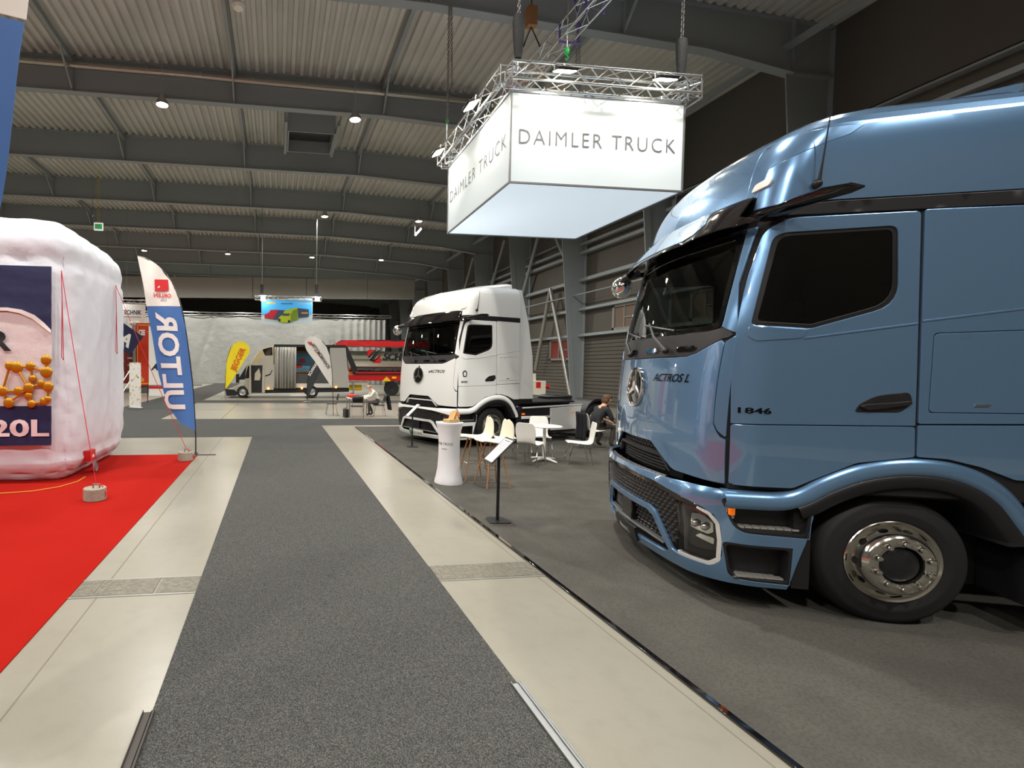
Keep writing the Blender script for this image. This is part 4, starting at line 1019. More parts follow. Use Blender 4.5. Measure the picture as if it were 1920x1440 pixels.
# ================================================================== furniture on the stand
def shell_mesh(sw, pts, thick, name, mt):
    """Moulded seat shell; pts = (forward, height, half width, side curl) from front lip to top of the back."""
    m = MB(); P = []
    for i in range(len(pts)-1):
        for k in range(4):
            q = []
            for c in range(4):
                a,b,c_,d = pts[max(i-1,0)][c], pts[i][c], pts[i+1][c], pts[min(i+2,len(pts)-1)][c]; u = k/4
                q.append(.5*((2*b)+(-a+c_)*u+(2*a-5*b+4*c_-d)*u*u+(-a+3*b-3*c_+d)*u**3))
            P.append(q)
    P.append(list(pts[-1])); us = [-1,-.92,-.7,-.4,0,.4,.7,.92,1]
    def fn(u, v):
        q = P[v]; p0 = P[max(v-1,0)]; p1 = P[min(v+1,len(P)-1)]; dx, dz = p1[0]-p0[0], p1[1]-p0[1]; L = math.hypot(dx,dz) or 1
        nx, nz = -dz/L, dx/L
        # the shell runs from the front lip (dx<0) backwards: its normal points up / forward
        return Vector((q[0]-nx*q[3]*u*u, u*q[2], q[1]-nz*q[3]*u*u))
    m.grid(fn, us[::-1], range(len(P)))
    me = m.mesh(name, mt, 60); return me
def inst(nm, me, parent, solid=0, sub=0):
    o = bpy.data.objects.new(nm, me); col.objects.link(o); o.parent = parent
    if solid: md = o.modifiers.new('solid','SOLIDIFY'); md.thickness = solid; md.offset = -1
    if sub: md = o.modifiers.new('sub','SUBSURF'); md.levels = sub; md.render_levels = sub
    return o
def make_chair():
    t = empty('side_chair', (0,0,0), 0, 'x', 'chair', 'white side chairs on the stand')
    me = shell_mesh(.44, [(.22,.435,.17,-.01),(.20,.452,.19,-.012),(.05,.448,.205,-.02),(-.10,.442,.205,-.025),(-.19,.462,.19,-.03),(-.225,.53,.185,-.02),(-.25,.68,.205,-.015),(-.275,.82,.18,-.012),(-.282,.855,.13,-.01)], .012, 'seat_shell', K['white_pl'])
    inst('seat_shell', me, t, .014, 1)
    for sx, sy in ((1,1),(1,-1),(-1,1),(-1,-1)):
        m = MB(); x0 = .13*sx; m.tube([(x0*.6,.12*sy,.425),(x0*.95,.165*sy,.42),(x0*1.15,.19*sy,.39),(x0*1.75,.215*sy,.012)], .011, 8); m.build('leg', K['chrome'], t)
    return t
def make_stool():
    t = empty('bar_stool', (0,0,0), 0, 'x', 'stool', 'white bar stools beside the counter')
    me = shell_mesh(.4, [(.23,.735,.13,-.0),(.21,.758,.17,-.012),(.06,.752,.20,-.03),(-.10,.748,.205,-.05),(-.19,.785,.195,-.07),(-.225,.88,.18,-.06),(-.25,1.0,.15,-.04),(-.26,1.06,.10,-.02),(-.262,1.075,.05,-.01)], .02, 'seat_shell', mat('cream_shell', srgb(236,228,206), .5))
    inst('seat_shell', me, t, .024, 1)
    for sx, sy in ((1,1),(1,-1),(-1,1),(-1,-1)):
        m = MB(); m.tube([(.07*sx,.07*sy,.74),(.205*sx,.205*sy,.012)], [.016,.010], 8); m.build('leg', K['wood'], t)
    m = MB(); c = .138; m.tube([(c,c,.30),(-c,c,.30),(-c,-c,.30),(c,-c,.30)], .008, 6, closed=True); m.build('foot_ring', K['chrome'], t)
    return t
def place(proto, first, loc, deg, label):
    o = proto if first else copy_tree(proto); o.location = loc; o.rotation_euler = (0,0,R(deg)); o['label'] = label; return o
Z0 = .012
ch = make_chair()
tab_c = Vector((5.5,9.45,Z0))
place(ch, True, (5.0,9.08,Z0), 38, 'white side chair turned with its back to the sign stand')
place(ch, False, (6.05,9.12,Z0), 158, 'white side chair at the table beside the seated man')
place(ch, False, (5.72,9.98,Z0), 250, 'white side chair across the table before the white truck skirt')
place(ch, False, (4.82,9.86,Z0), -20, 'white side chair standing behind the bar stools')
place(ch, False, (7.62,10.95,Z0), 5, 'white side chair the man in black sits on')
st = make_stool()
place(st, True, (3.34,7.95,Z0), 176, 'cream bar stool nearer to the white truck')
place(st, False, (3.45,7.46,Z0), 186, 'cream bar stool nearer to the black sign stand')
t = empty('bistro_table', tab_c, R(20), 'small round white table among the white chairs', 'table')
m = MB(); m.lathe([(0,.712),(.30,.712),(.335,.722),(.34,.732),(.335,.74),(0,.74)], 36); m.build('table_top', K['white_pl'], t)
m = MB(); m.cyl((0,0,.03),(0,0,.712),.032,n=16); m.build('column', K['white_pl'], t)
for k in range(4):
    a = k*math.pi/2; m = MB(); m.tube([(0,0,.06),(.15*math.cos(a),.15*math.sin(a),.05),(.32*math.cos(a),.32*math.sin(a),.02)], [.03,.026,.018], 8); m.build('foot', K['white_pl'], t)
m = MB(); m.box((-.12,-.09,0),(.1,.1,.006)); o = tag(m.build('leaflet', K['paper']), 'flat leaflet lying on the small round white table', 'leaflet'); o.location = tab_c+Vector((-.05,-.06,.741)); o.rotation_euler = (0,0,.4)
# ------------------------------------------------------------------ counter with wooden holder
cc = Vector((2.84,7.78,Z0))
t = empty('promo_counter', cc, 0, 'white waisted fabric counter with dark lettering beside the bar stools', 'counter')
CP = [(a,b*.945) for a,b in [(.20,0),(.235,.0),(.236,.02),(.215,.10),(.188,.25),(.176,.45),(.172,.62),(.176,.8),(.19,.93),(.215,1.02),(.226,1.055),(.222,1.07),(.20,1.075)]]
m = MB(); m.lathe(CP, 48); m.build('fabric_cover', mat('counter_fabric', srgb(238,236,238), .6), t, sharp=60)
m = MB(); m.lathe([(.20,1.008),(0,1.008)], 40); m.build('counter_top', mat('counter_top', srgb(205,216,220), .15), t)
def crad(z):
    for (a,b),(c_,d) in zip(CP[1:], CP[2:]):
        if b <= z <= d: return a+(c_-a)*(z-b)/(d-b) if d > b else a
    return .18
def onc(u, v, ang0=R(208)): r = crad(v)+.003; a = ang0+u/.19; return Vector((r*math.cos(a), r*math.sin(a), v))
m = MB(); add_text(m, 'DAIMLER TRUCK', onc, height=.045, width=.42, cy=.665, spacing=1.1, cx=.0); m.build('lettering', K['ink'], t)
m = MB(); m.grid(lambda u, v: onc(u, v), [.0+.02*k for k in range(6)], [.574,.588]); m.build('small_print', mat('print_pale_grey', srgb(150,150,152), .6), t)
wt = mat('pale_wood', srgb(214,172,110), .55, noise=(9,.5,srgb(186,140,82),.4,.65))
t = empty('leaflet_holder', cc+Vector((.03,0,1.012)), R(25), 'pale wooden leaflet holder standing on the white counter', 'holder')
m = MB(); m.box((-.12,-.07,0),(.12,.07,.05)); m.build('base', wt, t, bevel=.004)
for k, x in enumerate((-.01,.03)):
    M = Matrix.Translation((x,0,.04)) @ Matrix.Rotation(R(28),4,'Y'); m = MB(); m.box((-.008,-.06,0),(.008,.06,.15),M=M); m.build('slat', wt, t, bevel=.003)
m = MB(); m.box((-.004,-.05,.0),(.004,.05,.155),M=Matrix.Translation((.014,0,.045)) @ Matrix.Rotation(R(28),4,'Y')); m.build('leaflet_stack', mat('leaflet_orange', srgb(214,140,70), .6), t)
# ------------------------------------------------------------------ sign stands
def sign_stand(loc, rz, label, framed, lines):
    t = empty('sign_stand', loc, rz, label, 'sign stand')
    m = MB(); m.prism(rounded([(-.14,-.13),(.14,-.13),(.11,.13),(-.11,.13)], .05), lambda a,b,d: Vector((a,b,d)), 0, .012); m.build('base', K['black'] if framed else K['black'], t, bevel=.004)
    m = MB(); m.box((-.018,-.01,.012),(.018,.01,.80)); m.build('pole', K['black'], t, bevel=.003)
    # sloping panel facing -X
    M = Matrix.Translation((0,0,.885)) @ Matrix.Rotation(R(-45),4,'Y')
    m = MB(); m.box((-.21,-.148,-.008),(.21,.148,.004),M=M); fr = m.build('panel_frame', K['black'] if framed else K['alu_dull'], t, bevel=.004)
    m = MB(); m.box((-.185,-.122,.004),(.185,.122,.006),M=M); pp = m.build('sheet', K['paper'], t)
    if lines:
        m = MB(); f = lambda u, v: M @ Vector((v, -u, .0068))
        m.add([f(-.08,.15),f(.09,.15),f(.09,.163),f(-.08,.163)], [(0,1,2,3)])
        for k, wd in enumerate((.22,.20,.21,.16,.22,.19,.12)): y = .12-.022*k; m.add([f(-.115,y),f(-.115+wd,y),f(-.115+wd,y+.005),f(-.115,y+.005)], [(0,1,2,3)])
        m.build('print', K['ink_grey'], t)
    return t
sign_stand(Vector((2.74,5.74,Z0)), R(-4), 'black sign stand with a framed printed sheet at the carpet edge', True, True)
sign_stand(Vector((3.24,11.43,Z0)), R(-4), 'slim sign stand with a plain white sheet before the white truck', False, False)
# ------------------------------------------------------------------ socket cabinet by the wall
p = gnd(1031,765)
t = empty('power_cabinet', (10.9,19.3,0), R(-25), 'pale grey power cabinet with red sockets behind the white truck', 'cabinet')
pg = mat('cabinet_grey', srgb(214,208,190), .5)
m = MB(); m.box((-.28,-.2,.1),(.28,.2,1.45)); m.build('body', pg, t, bevel=.01)
m = MB(); m.box((-.5,-.1,.9),(-.28,.1,1.1)); m.box((-.36,-.06,1.1),(-.1,.06,1.75)); m.build('bracket', pg, t, bevel=.01)
m = MB(); m.box((-.1,-.205,1.15),(.08,-.201,1.4)); m.build('warning_label', K['red'], t)
for z in (1.25,.8): m = MB(); m.cyl((.28,0,z),(.42,0,z-.06),.09,n=12); m.build('socket', K['red'], t)
# ------------------------------------------------------------------ people
SKIN = mat('skin', srgb(214,160,130), .55)
def person(name, loc, rz, label, J, cloth, hair_mt, hair, sc=1.0):
    """J: list of (name, parent, (x,y,z), radius, region); x forward, y left."""
    idx = {j[0]: i for i, j in enumerate(J)}
    me = bpy.data.meshes.new('skel'); me.from_pydata([j[2] for j in J], [(idx[j[1]], i) for i, j in enumerate(J) if j[1]], [])
    o = bpy.data.objects.new('skel', me); col.objects.link(o)
    md = o.modifiers.new('skin','SKIN'); md.use_smooth_shade = True; md.branch_smoothing = .4
    for i, j in enumerate(J):
        sv = me.skin_vertices[0].data[i]; r = j[3] if isinstance(j[3], tuple) else (j[3], j[3]); sv.radius = r; sv.use_root = (i == 0)
    s2 = o.modifiers.new('sub','SUBSURF'); s2.levels = 2; s2.render_levels = 2
    dg = bpy.context.evaluated_depsgraph_get(); ev = o.evaluated_get(dg); em = ev.to_mesh()
    vs = [v.co.copy() for v in em.vertices]; fs = [tuple(p.vertices) for p in em.polygons]; ev.to_mesh_clear()
    bpy.data.objects.remove(o)
    mats = [SKIN]+cloth; segs = [(Vector(J[idx[j[1]]][2]), Vector(j[2]), j[4]) for j in J if j[1]]
    mb = MB()
    def reg(c):
        best = (9,0)
        for a, b, r_ in segs:
            d = b-a; u = max(0,min(1,(c-a).dot(d)/max(1e-9,d.length_squared))); q = (c-(a+d*u)).length
            if q < best[0]: best = (q, r_)
        return best[1]
    for v in vs: mb.v.append(v)
    for f in fs:
        c = sum((vs[i] for i in f), Vector())/len(f); mb.f.append(f); mb.mi.append(reg(c))
    # face: nose, ears, eyes, mouth on the head
    hd = Vector(J[idx['head']][2]); cr = Vector(J[idx['crown']][2]); up = (cr-hd).normalized(); fw = Vector(hair['face']).normalized(); lf = up.cross(fw).normalized(); fw = lf.cross(up).normalized()
    M = Matrix((fw, lf, up)).transposed().to_4x4(); M.translation = hd
    def bl(c, r, mi):
        b = MB().ball(c, r, mi, 8, 6); mb.join(b, M)
    bl((.098,0,.01),(.024,.014,.022),0); bl((.01,.082,.01),(.02,.014,.03),0); bl((.01,-.082,.01),(.02,.014,.03),0)
    mats.append(mat('eye_dark', srgb(40,30,28), .3)); mats.append(mat('lips', srgb(176,104,92), .5)); ne = len(mats)-2
    bl((.086,.033,.035),(.01,.012,.007),ne); bl((.086,-.033,.035),(.01,.012,.007),ne); bl((.086,0,-.04),(.01,.026,.008),ne+1)
    po = mb.build(name, mats, None, 60); po.location = loc; po.rotation_euler = (0,0,rz); po.scale = (sc,sc,sc); tag(po, label, 'person')
    hb = MB()
    if hair.get('full'):
        hb.ball((-.022,0,.045),(.104,.094,.098),0,18,12); hb.ball((-.06,0,-.02),(.07,.09,.10),0,14,10); hb.ball((.03,0,.095),(.075,.08,.045),0,12,8)
    else:
        hb.ball((-.05,0,.0),(.068,.09,.075),0,14,10)
    h2 = MB().join(hb, M); ho = h2.build('hair', hair_mt, po, 60)
    return po
def arm(J, s, sh, el, wr, tip, side_region, sleeve_to='el', fore=1):
    n = 'L' if s > 0 else 'R'
    J.append(('sh'+n,'chest',sh,.075,side_region)); J.append(('el'+n,'sh'+n,el,.050,side_region))
    J.append(('wr'+n,'el'+n,wr,.032,fore)); w = Vector(wr); d = (Vector(tip)-w)
    pm = w+d*.5; J.append(('pm'+n,'wr'+n,tuple(pm),(.030,.020),0))
    lat = d.cross(Vector((0,0,1))).normalized()
    for k, (o_, L) in enumerate(((-.027,.040),(-.009,.050),(.009,.047),(.027,.036))):
        q = pm+lat*o_+d.normalized()*.03; J.append(('f%d%s' % (k,n),'pm'+n,tuple(q),.010,0)); e = q+d.normalized()*L+Vector((0,0,-.016)); J.append(('g%d%s' % (k,n),'f%d%s' % (k,n),tuple(e),.008,0))
    q = w+d*.25+lat*.04; J.append(('t0'+n,'wr'+n,tuple(q),.011,0)); J.append(('t1'+n,'t0'+n,tuple(q+d.normalized()*.035+lat*.012),.008,0))
def legs(J, knee, ankle, toe, reg, shoe, hipw=.09):
    for s, n in ((1,'L'),(-1,'R')):
        k = lambda p: (p[0],p[1]*s,p[2])
        J.append(('hip'+n,'pelvis',(.03,hipw*s,J[0][2][2]-.01),.095,reg)); J.append(('kn'+n,'hip'+n,k(knee[0 if s > 0 else 1]),.064,reg)); J.append(('an'+n,'kn'+n,k(ankle[0 if s > 0 else 1]),.045,reg)); J.append(('to'+n,'an'+n,k(toe[0 if s > 0 else 1]),.036,shoe))
blk = mat('black_shirt', srgb(34,34,38), .8); khk = mat('dark_trousers', srgb(58,54,46), .85); brn = mat('brown_shoes', srgb(52,38,30), .5)
J = [('pelvis',None,(-.04,0,.565),(.15,.12),2),('waist','pelvis',(.05,0,.72),(.135,.115),1),('chest','waist',(.17,0,.90),(.155,.125),1),('neck','chest',(.285,0,1.065),.055,0),('head','neck',(.36,0,1.165),(.083,.092),0),('crown','head',(.375,0,1.255),(.07,.075),0)]
arm(J, 1, (.20,.19,.97), (.30,.26,.72), (.50,.10,.64), (.58,.03,.60), 1, fore=0); arm(J, -1, (.20,-.19,.97), (.28,-.27,.72), (.48,-.13,.635), (.57,-.05,.61), 1, fore=0)
legs(J, [(.42,.15,.535),(.42,.17,.53)], [(.22,.14,.11),(.34,.17,.10)], [(.36,.15,.045),(.48,.18,.045)], 2, 3)
person('person', (7.66,10.96,Z0), R(5), 'man in black shirt and dark trousers leaning forward on a white chair', J, [blk, khk, brn], mat('brown_hair', srgb(92,66,44), .7), dict(face=(1,0,-.15), full=True))
# dark jacket over a chair back next to him
t = empty('jacket', (7.17,10.93,Z0), 0, 'dark jacket hanging from a chair beside the man in black', 'jacket')
jm = mat('dark_cloth', srgb(30,30,36), .9, bump=(9,.5,.03))
m = MB(); m.grid(lambda u, v: Vector((.14+.05*math.sin(u*9)-.10*(v-.5)**2, u*.21, .22+.66*v)), [-1+.1*k for k in range(21)], [k/10 for k in range(11)]); m.build('cloth', jm, t, solid=.03)
# ================================================================== red carpet side
# ------------------------------------------------------------------ inflatable canister
def build_inflatable():
    x0, x1, y0, y1, h = -7.3, -3.29, 8.30, 11.2, 4.2
    cx, cy = (x0+x1)/2, (y0+y1)/2; A, B, Cz = (x1-x0)/2, (y1-y0)/2, h/2; r = .42
    t = empty('inflatable_canister', (cx, cy, .008), 0, 'huge white inflatable canister with navy print on the red carpet', 'inflatable')
    fab = mat('inflatable_white', srgb(220,223,232), .5, bump=(2.2,.35,.08))
    fab.node_tree.nodes['Principled BSDF'].inputs['Sheen Weight'].default_value = .2
    def rb(p):                                   # cube point -> rounded, slightly swollen box
        q = Vector((p[0]*A, p[1]*B, p[2]*Cz)); inner = Vector((max(-(A-r),min(A-r,q.x)), max(-(B-r),min(B-r,q.y)), max(-(Cz-r),min(Cz-r,q.z))))
        d = q-inner
        if d.length > 1e-9: q = inner+d.normalized()*r
        n = Vector((p[0] if abs(p[0]) > .999 else 0, p[1] if abs(p[1]) > .999 else 0, p[2] if abs(p[2]) > .999 else 0))
        sw = (1-p[0]**6)*(1-p[1]**6) if abs(p[2]) > .999 else ((1-p[0]**4 if abs(p[0]) < .999 else 1)*(1-p[1]**4 if abs(p[1]) < .999 else 1)*(1-p[2]**4))
        if abs(p[1]) > .999: sw *= .05
        # seams: shallow grooves that give the cushioned tubes
        g = 0.0
        for zz in (-.80,.70): g += .05*math.exp(-((p[2]-zz)/.035)**2) if abs(p[0]) > .9 or abs(p[1]) > .9 else 0
        if abs(p[0]) > .95:
            for yy in (-.62,-.15,.62): g += .03*math.exp(-((p[1]-yy)/.05)**2)
        q = q+n*(.10*sw)-(n.normalized() if n.length else n)*g
        q += n*(.010*math.sin(p[0]*23+p[2]*31)*math.sin(p[1]*17+p[2]*9))
        q.z = max(q.z, .001-Cz); return q+Vector((0,0,Cz))
    m = MB(); N = 44; us = [-1+2*k/N for k in range(N+1)]
    # finer where the edge radius bends
    us = sorted(set([round(u,4) for u in us]+[s*(1-e) for s in (1,-1) for e in (.02,.05,.1,.15)]))
    for ax in range(3):
        for s in (1,-1):
            def fn(u, v):
                p = [0,0,0]; p[ax] = s; p[(ax+1) % 3] = u; p[(ax+2) % 3] = v; return rb(p)
            m.grid(fn, us if s > 0 else us[::-1], us)
    m.build('inflated_body', fab, t, sharp=80)
    # printed front panel (faces the aisle end, -Y)
    yf = -B-.06
    L = lambda px, py: (atY(px,py,cy+yf)-Vector((cx,cy,.008)))
    def flat(nm, poly_px, mt, off=0.0, rnd=0):
        pts = [(L(a,b).x, L(a,b).z) for a,b in poly_px]
        if rnd: pts = rounded(pts, rnd)
        if area2(pts) < 0: pts = pts[::-1]
        m = MB(); patch(m, lambda u, v, o=0: Vector((u, yf-off-o+.005*math.sin(v*21+u*3), v)), pts, res=.12, thick=.008, edge=.0); return m.build(nm, mt, t)
    wz = lambda px: L(px,600).x
    pl = flat('print_panel', [(-330,492),(97,502),(97,836),(-330,842)], mat('print_white', srgb(226,216,216), .55, bump=(5,.4,.03)), 0)
    flat('print_top', [(-330,488),(97,500),(97,622),(80,608),(62,594),(40,584),(15,580),(-330,580)], mat('navy_fabric', srgb(28,34,78), .6, bump=(4,.3,.03)), .02)
    flat('print_base', [(-330,763),(97,761),(97,834),(-330,842)], mat('navy_fabric', srgb(28,34,78), .6, bump=(4,.3,.03)), .02)
    flat('print_edge', [(-330,577),(16,577),(42,581),(66,591),(84,606),(97,619),(97,625),(80,612),(62,598),(40,588),(15,583),(-330,583)], K['paper'], .03)
    gy = yf-.05; fy = lambda u, v: Vector((u, gy+.005*math.sin(v*21+u*3), v))
    a = L(-62,638); b = L(24,638)
    m = MB(); add_text(m, 'ULTOR', lambda u, v: fy(u,v), height=.31, width=1.75, cx=L(25,640).x-1.75/2, cy=L(0,638).z, bold=.03); m.build('brand_lettering', K['ink'], t)
    m = MB(); add_text(m, '20L', lambda u, v: fy(u,v), height=.26, width=.86, cx=L(40,800).x, cy=L(40,801).z, bold=.03); m.build('volume_lettering', mat('print_pink', srgb(236,214,216), .6), t)
    # golden molecule print
    gold = mat('gold_print', srgb(196,136,30), .3, .5); nodes = [(8,733,9),(22,686,8),(35,689,10),(60,687,8),(89,675,9),(90,698,10),(64,710,7),(57,727,9),(38,733,8),(80,719,7),(93,725,9),(20,755,9),(56,742,7),(62,757,7),(85,752,7),(92,748,6)]
    edges = [(1,2),(2,7),(3,5),(3,6),(6,7),(7,8),(8,0),(7,11),(0,11),(7,9),(9,10),(12,7),(12,13),(13,14),(14,15),(4,5),(10,15),(1,0),(2,3),(0,11)]
    m = MB()
    for i, j in edges:
        p = L(nodes[i][0],nodes[i][1]); q = L(nodes[j][0],nodes[j][1]); m.tube([fy(p.x,p.z), fy(q.x,q.z)], .018, 6)
    m.build('molecule_bond', gold, t)
    for (px, py, rr) in nodes:
        p = L(px,py); m = MB(); c = fy(p.x,p.z); s_ = rr*8.35/915; m.ball(c, (s_,.03,s_), 0, 16, 10); m.build('molecule_atom', gold, t)
    # small red logo and air valve on the lower right corner
    p = atX(173,853,x1+.09)-Vector((cx,cy,.008))
    m = MB(); m.box((p.x-.1,p.y-.12,p.z-.09),(p.x+.012,p.y+.12,p.z+.09)); m.build('logo_patch', K['red'], t)
    m = MB(); m.box((p.x,p.y-.03,p.z-.04),(p.x+.016,p.y+.05,p.z+.01)); m.build('logo_mark', K['paper'], t)
    p = atX(174,874,x1+.05)-Vector((cx,cy,.008)); m = MB(); m.lathe([(0,.0),(.075,.0),(.085,.012),(.095,-.02)], 20, M=Matrix.Translation((p.x+.05,p.y,p.z)) @ Matrix.Rotation(R(90),4,'Y')); m.build('air_valve', mat('valve_grey', srgb(120,120,124), .4), t)
    # guy ropes and their weights
    def weight(loc, label):
        w = empty('ballast_weight', loc, .3, label, 'weight')
        m = MB(); m.lathe([(0,0),(.14,0),(.148,.01),(.148,.165),(.14,.175),(.12,.178),(.11,.165),(0,.165)], 28); m.build('block', K['stone'], w)
        m = MB(); m.tube([(.06,0,.16),(.06,0,.215),(-.02,.0,.225),(-.02,0,.16)], .012, 8); m.build('lifting_eye', mat('rusty_steel', srgb(140,124,108), .6, .5), w)
        return w
    w1 = gnd(178,937,.008); w2 = gnd(348,863,.008)
    weight(w1, 'round concrete ballast weight beside the inflatable on the red carpet'); weight(w2, 'round concrete ballast weight at the foot of the tall blue flag')
    a1 = Vector((x1-.12, y0+.02, 3.62)); a2 = Vector((x1+.04, y1-.5, 3.55))
    for nm, a, b, lab in (('guy_rope', Vector(atX(115,507,x1+.06)), w1, 'thin red guy rope tied to the weight beside the inflatable'), ('guy_rope', Vector(atX(217,535,x1+.12)), w2, 'thin red guy rope running behind the blue flag')):
        e = b+Vector((.02,0,.22)); r_ = empty(nm, (b.x,b.y,b.z+.2), 0, lab, 'rope'); o = r_.location
        m = MB(); pts = [a.lerp(e,k/12)-Vector((0,0,.06*math.sin(math.pi*k/12))) for k in range(13)]; m.tube([p-o for p in pts], .006, 5); m.build('line', K['rope_red'], r_)
        m = MB(); m.tube([a-o, a-o+Vector((.02,-.03,-.4)), a-o+Vector((.01,-.04,-1.3)), a-o+Vector((.03,-.02,-1.35)), a-o+Vector((.015,-.01,-.6)), a-o], .006, 5); m.build('loose_end', K['rope_red'], r_)
        m = MB(); m.tube([e-o, e-o+Vector((.08,-.02,-.02)), e-o+Vector((.14,-.03,-.12)), e-o+Vector((.12,-.02,-.2))], .006, 5); m.build('knot_tail', K['rope_red'], r_)
    pts = [gnd(-120,930,.0165), gnd(0,925,.0165), gnd(60,921,.0165), gnd(110,913,.0165), gnd(145,903,.0165), gnd(160,894,.0165)]
    tag(MB().tube(pts, .008, 6).build('air_cable', mat('yellow_cable', srgb(214,150,40), .6)), 'yellow cable lying on the red carpet along the inflatable', 'cable')
build_inflatable()
# ------------------------------------------------------------------ tall feather flags
def catmull(pts, n=4, closed=False):
    out = []; m_ = len(pts)
    for i in range(m_ if closed else m_-1):
        P = [pts[(i+k-1) % m_] if closed else pts[max(0,min(m_-1,i+k-1))] for k in range(4)]
        for k in range(n):
            u = k/n; out.append(tuple(.5*((2*P[1][c])+(-P[0][c]+P[2][c])*u+(2*P[0][c]-5*P[1][c]+4*P[2][c]-P[3][c])*u*u+(-P[0][c]+3*P[1][c]-3*P[2][c]+P[3][c])*u**3) for c in range(len(P[1]))))
    if not closed: out.append(tuple(pts[-1]))
    return out
FB = gnd(367,853,.008)
def fl(px, py): p = atY(px,py,FB.y); return (p.x-FB.x, p.z-FB.z)
def feather_flag(name, base, rz, label, flipx):
    t = empty(name, base, rz, label, 'flag'); sx = -1 if flipx else 1
    polep = catmull([fl(366,808),fl(364,770),fl(360,715),fl(353,655),fl(345,600),fl(335,560),fl(316,521),fl(290,493),fl(258,480)], 4)
    free = catmull([fl(258,480),fl(263,508),fl(269,538),fl(275,575),fl(282,615),fl(290,660),fl(298,705),fl(310,745),fl(325,775),fl(342,794),fl(366,808)], 4)
    zc = fl(275,575)[1]
    def wav(x, z): return .035*math.sin(x*9+z*1.7)+.02*math.sin(z*3.1-x*14)*min(1,abs(x)*2)
    F = lambda x, z, o=0: Vector((sx*x, wav(x,z)-o-.012, z))
    lower = [p for p in polep if p[1] <= zc]+[fl(338,574.5)]+[fl(275,575.5)]+[p for p in free if p[1] < zc]
    upper = [fl(338.5,574)]+[p for p in polep if p[1] > zc]+[p for p in free[1:] if p[1] > zc]+[fl(274.5,574.5)]
    bluem = mat('flag_blue', srgb(72,116,182), .7); whitem = mat('flag_white', srgb(240,236,228), .7)
    for nm, pl, mt in (('blue_cloth', lower, bluem), ('white_cloth', upper, whitem)):
        pl = [p for i, p in enumerate(pl) if i == 0 or math.hypot(p[0]-pl[i-1][0], p[1]-pl[i-1][1]) > .004]
        if sx < 0:
            m = MB(); F2 = lambda x, z, o=0: F(-x, z, o); patch(m, F2, [(-a,b) for a,b in pl], res=.08, thick=.004, edge=0)
        else:
            m = MB(); patch(m, F, pl, res=.08, thick=.004, edge=0)
        m.build(nm, mt, t)
    m = MB(); m.tube([Vector((sx*.0,0,0)),Vector((0,0,.35))]+[Vector((sx*a,wav(a,b),b)) for a,b in polep[::2]], .014, 8); m.build('pole', K['black'], t)
    m = MB(); m.box((-.02,-.22,0),(.02,.22,.012)); m.box((-.05,-.02,0),(.42,.02,.012)); m.cyl((0,0,0),(0,0,.06),.03); m.build('base', mat('flag_base', srgb(96,96,98), .5, .5), t)
    # lettering seen from behind the cloth (mirrored), running upwards
    lm = mat('flag_print', srgb(240,234,232), .7)
    z0, z1 = fl(335,767)[1], fl(313,586)[1]; xa = fl(331,747)[0]; xb = fl(312,606)[0]
    def T(u, v):
        f = (u-z0)/(z1-z0); x = xa+(xb-xa)*f+v; 
        q = F(x, u, .016); return q
    m = MB(); add_text(m, 'ULTOR', lambda u, v: T(u, v), height=.40, width=(z1-z0), cx=(z0+z1)/2, cy=0, bold=.03, flip=(sx > 0), sub=.2); m.build('lettering', lm, t)
    G = lambda px, py, o=.016: F(*fl(px,py), o)
    rm = mat('logo_red', srgb(214,34,44), .6)
    m = MB(); m.add([G(292,547),G(316.5,545),G(315,524),G(291.5,525)], [(0,1,2,3)]); lg = m.build('logo_square', rm, t)
    m = MB(); P = [(296,541),(300,535),(303,531),(308,530),(312,534),(309,534),(308,539),(305,542),(305,537),(301,539)]; m.add([G(a,b,.022) for a,b in P], [tuple(range(len(P)))]); m.build('logo_eagle', lm, lg)
    ox = fl(305.5,554); m = MB(); add_text(m, 'ORLEN', lambda u, v: F(ox[0]-u, ox[1]+v, .018), height=.085, width=.34, bold=.02, flip=(sx > 0)); m.build('brand_lettering', rm, t)
    ox2 = fl(307,562.5); m = MB(); add_text(m, 'OIL', lambda u, v: F(ox2[0]-u, ox2[1]+v, .018), height=.055, width=.13, flip=(sx > 0)); m.build('small_lettering', K['ink_grey'], t)
    return t
feather_flag('feather_flag', FB, 0, 'tall blue and white feather flag at the corner of the red carpet', False)
q = atY(38,55,1.95); off = fl(275,575)
feather_flag('feather_flag', Vector((q.x+off[0]+.02, 1.95, .008)), 0, 'blue and white feather flag cut off beside the inflatable front', True)
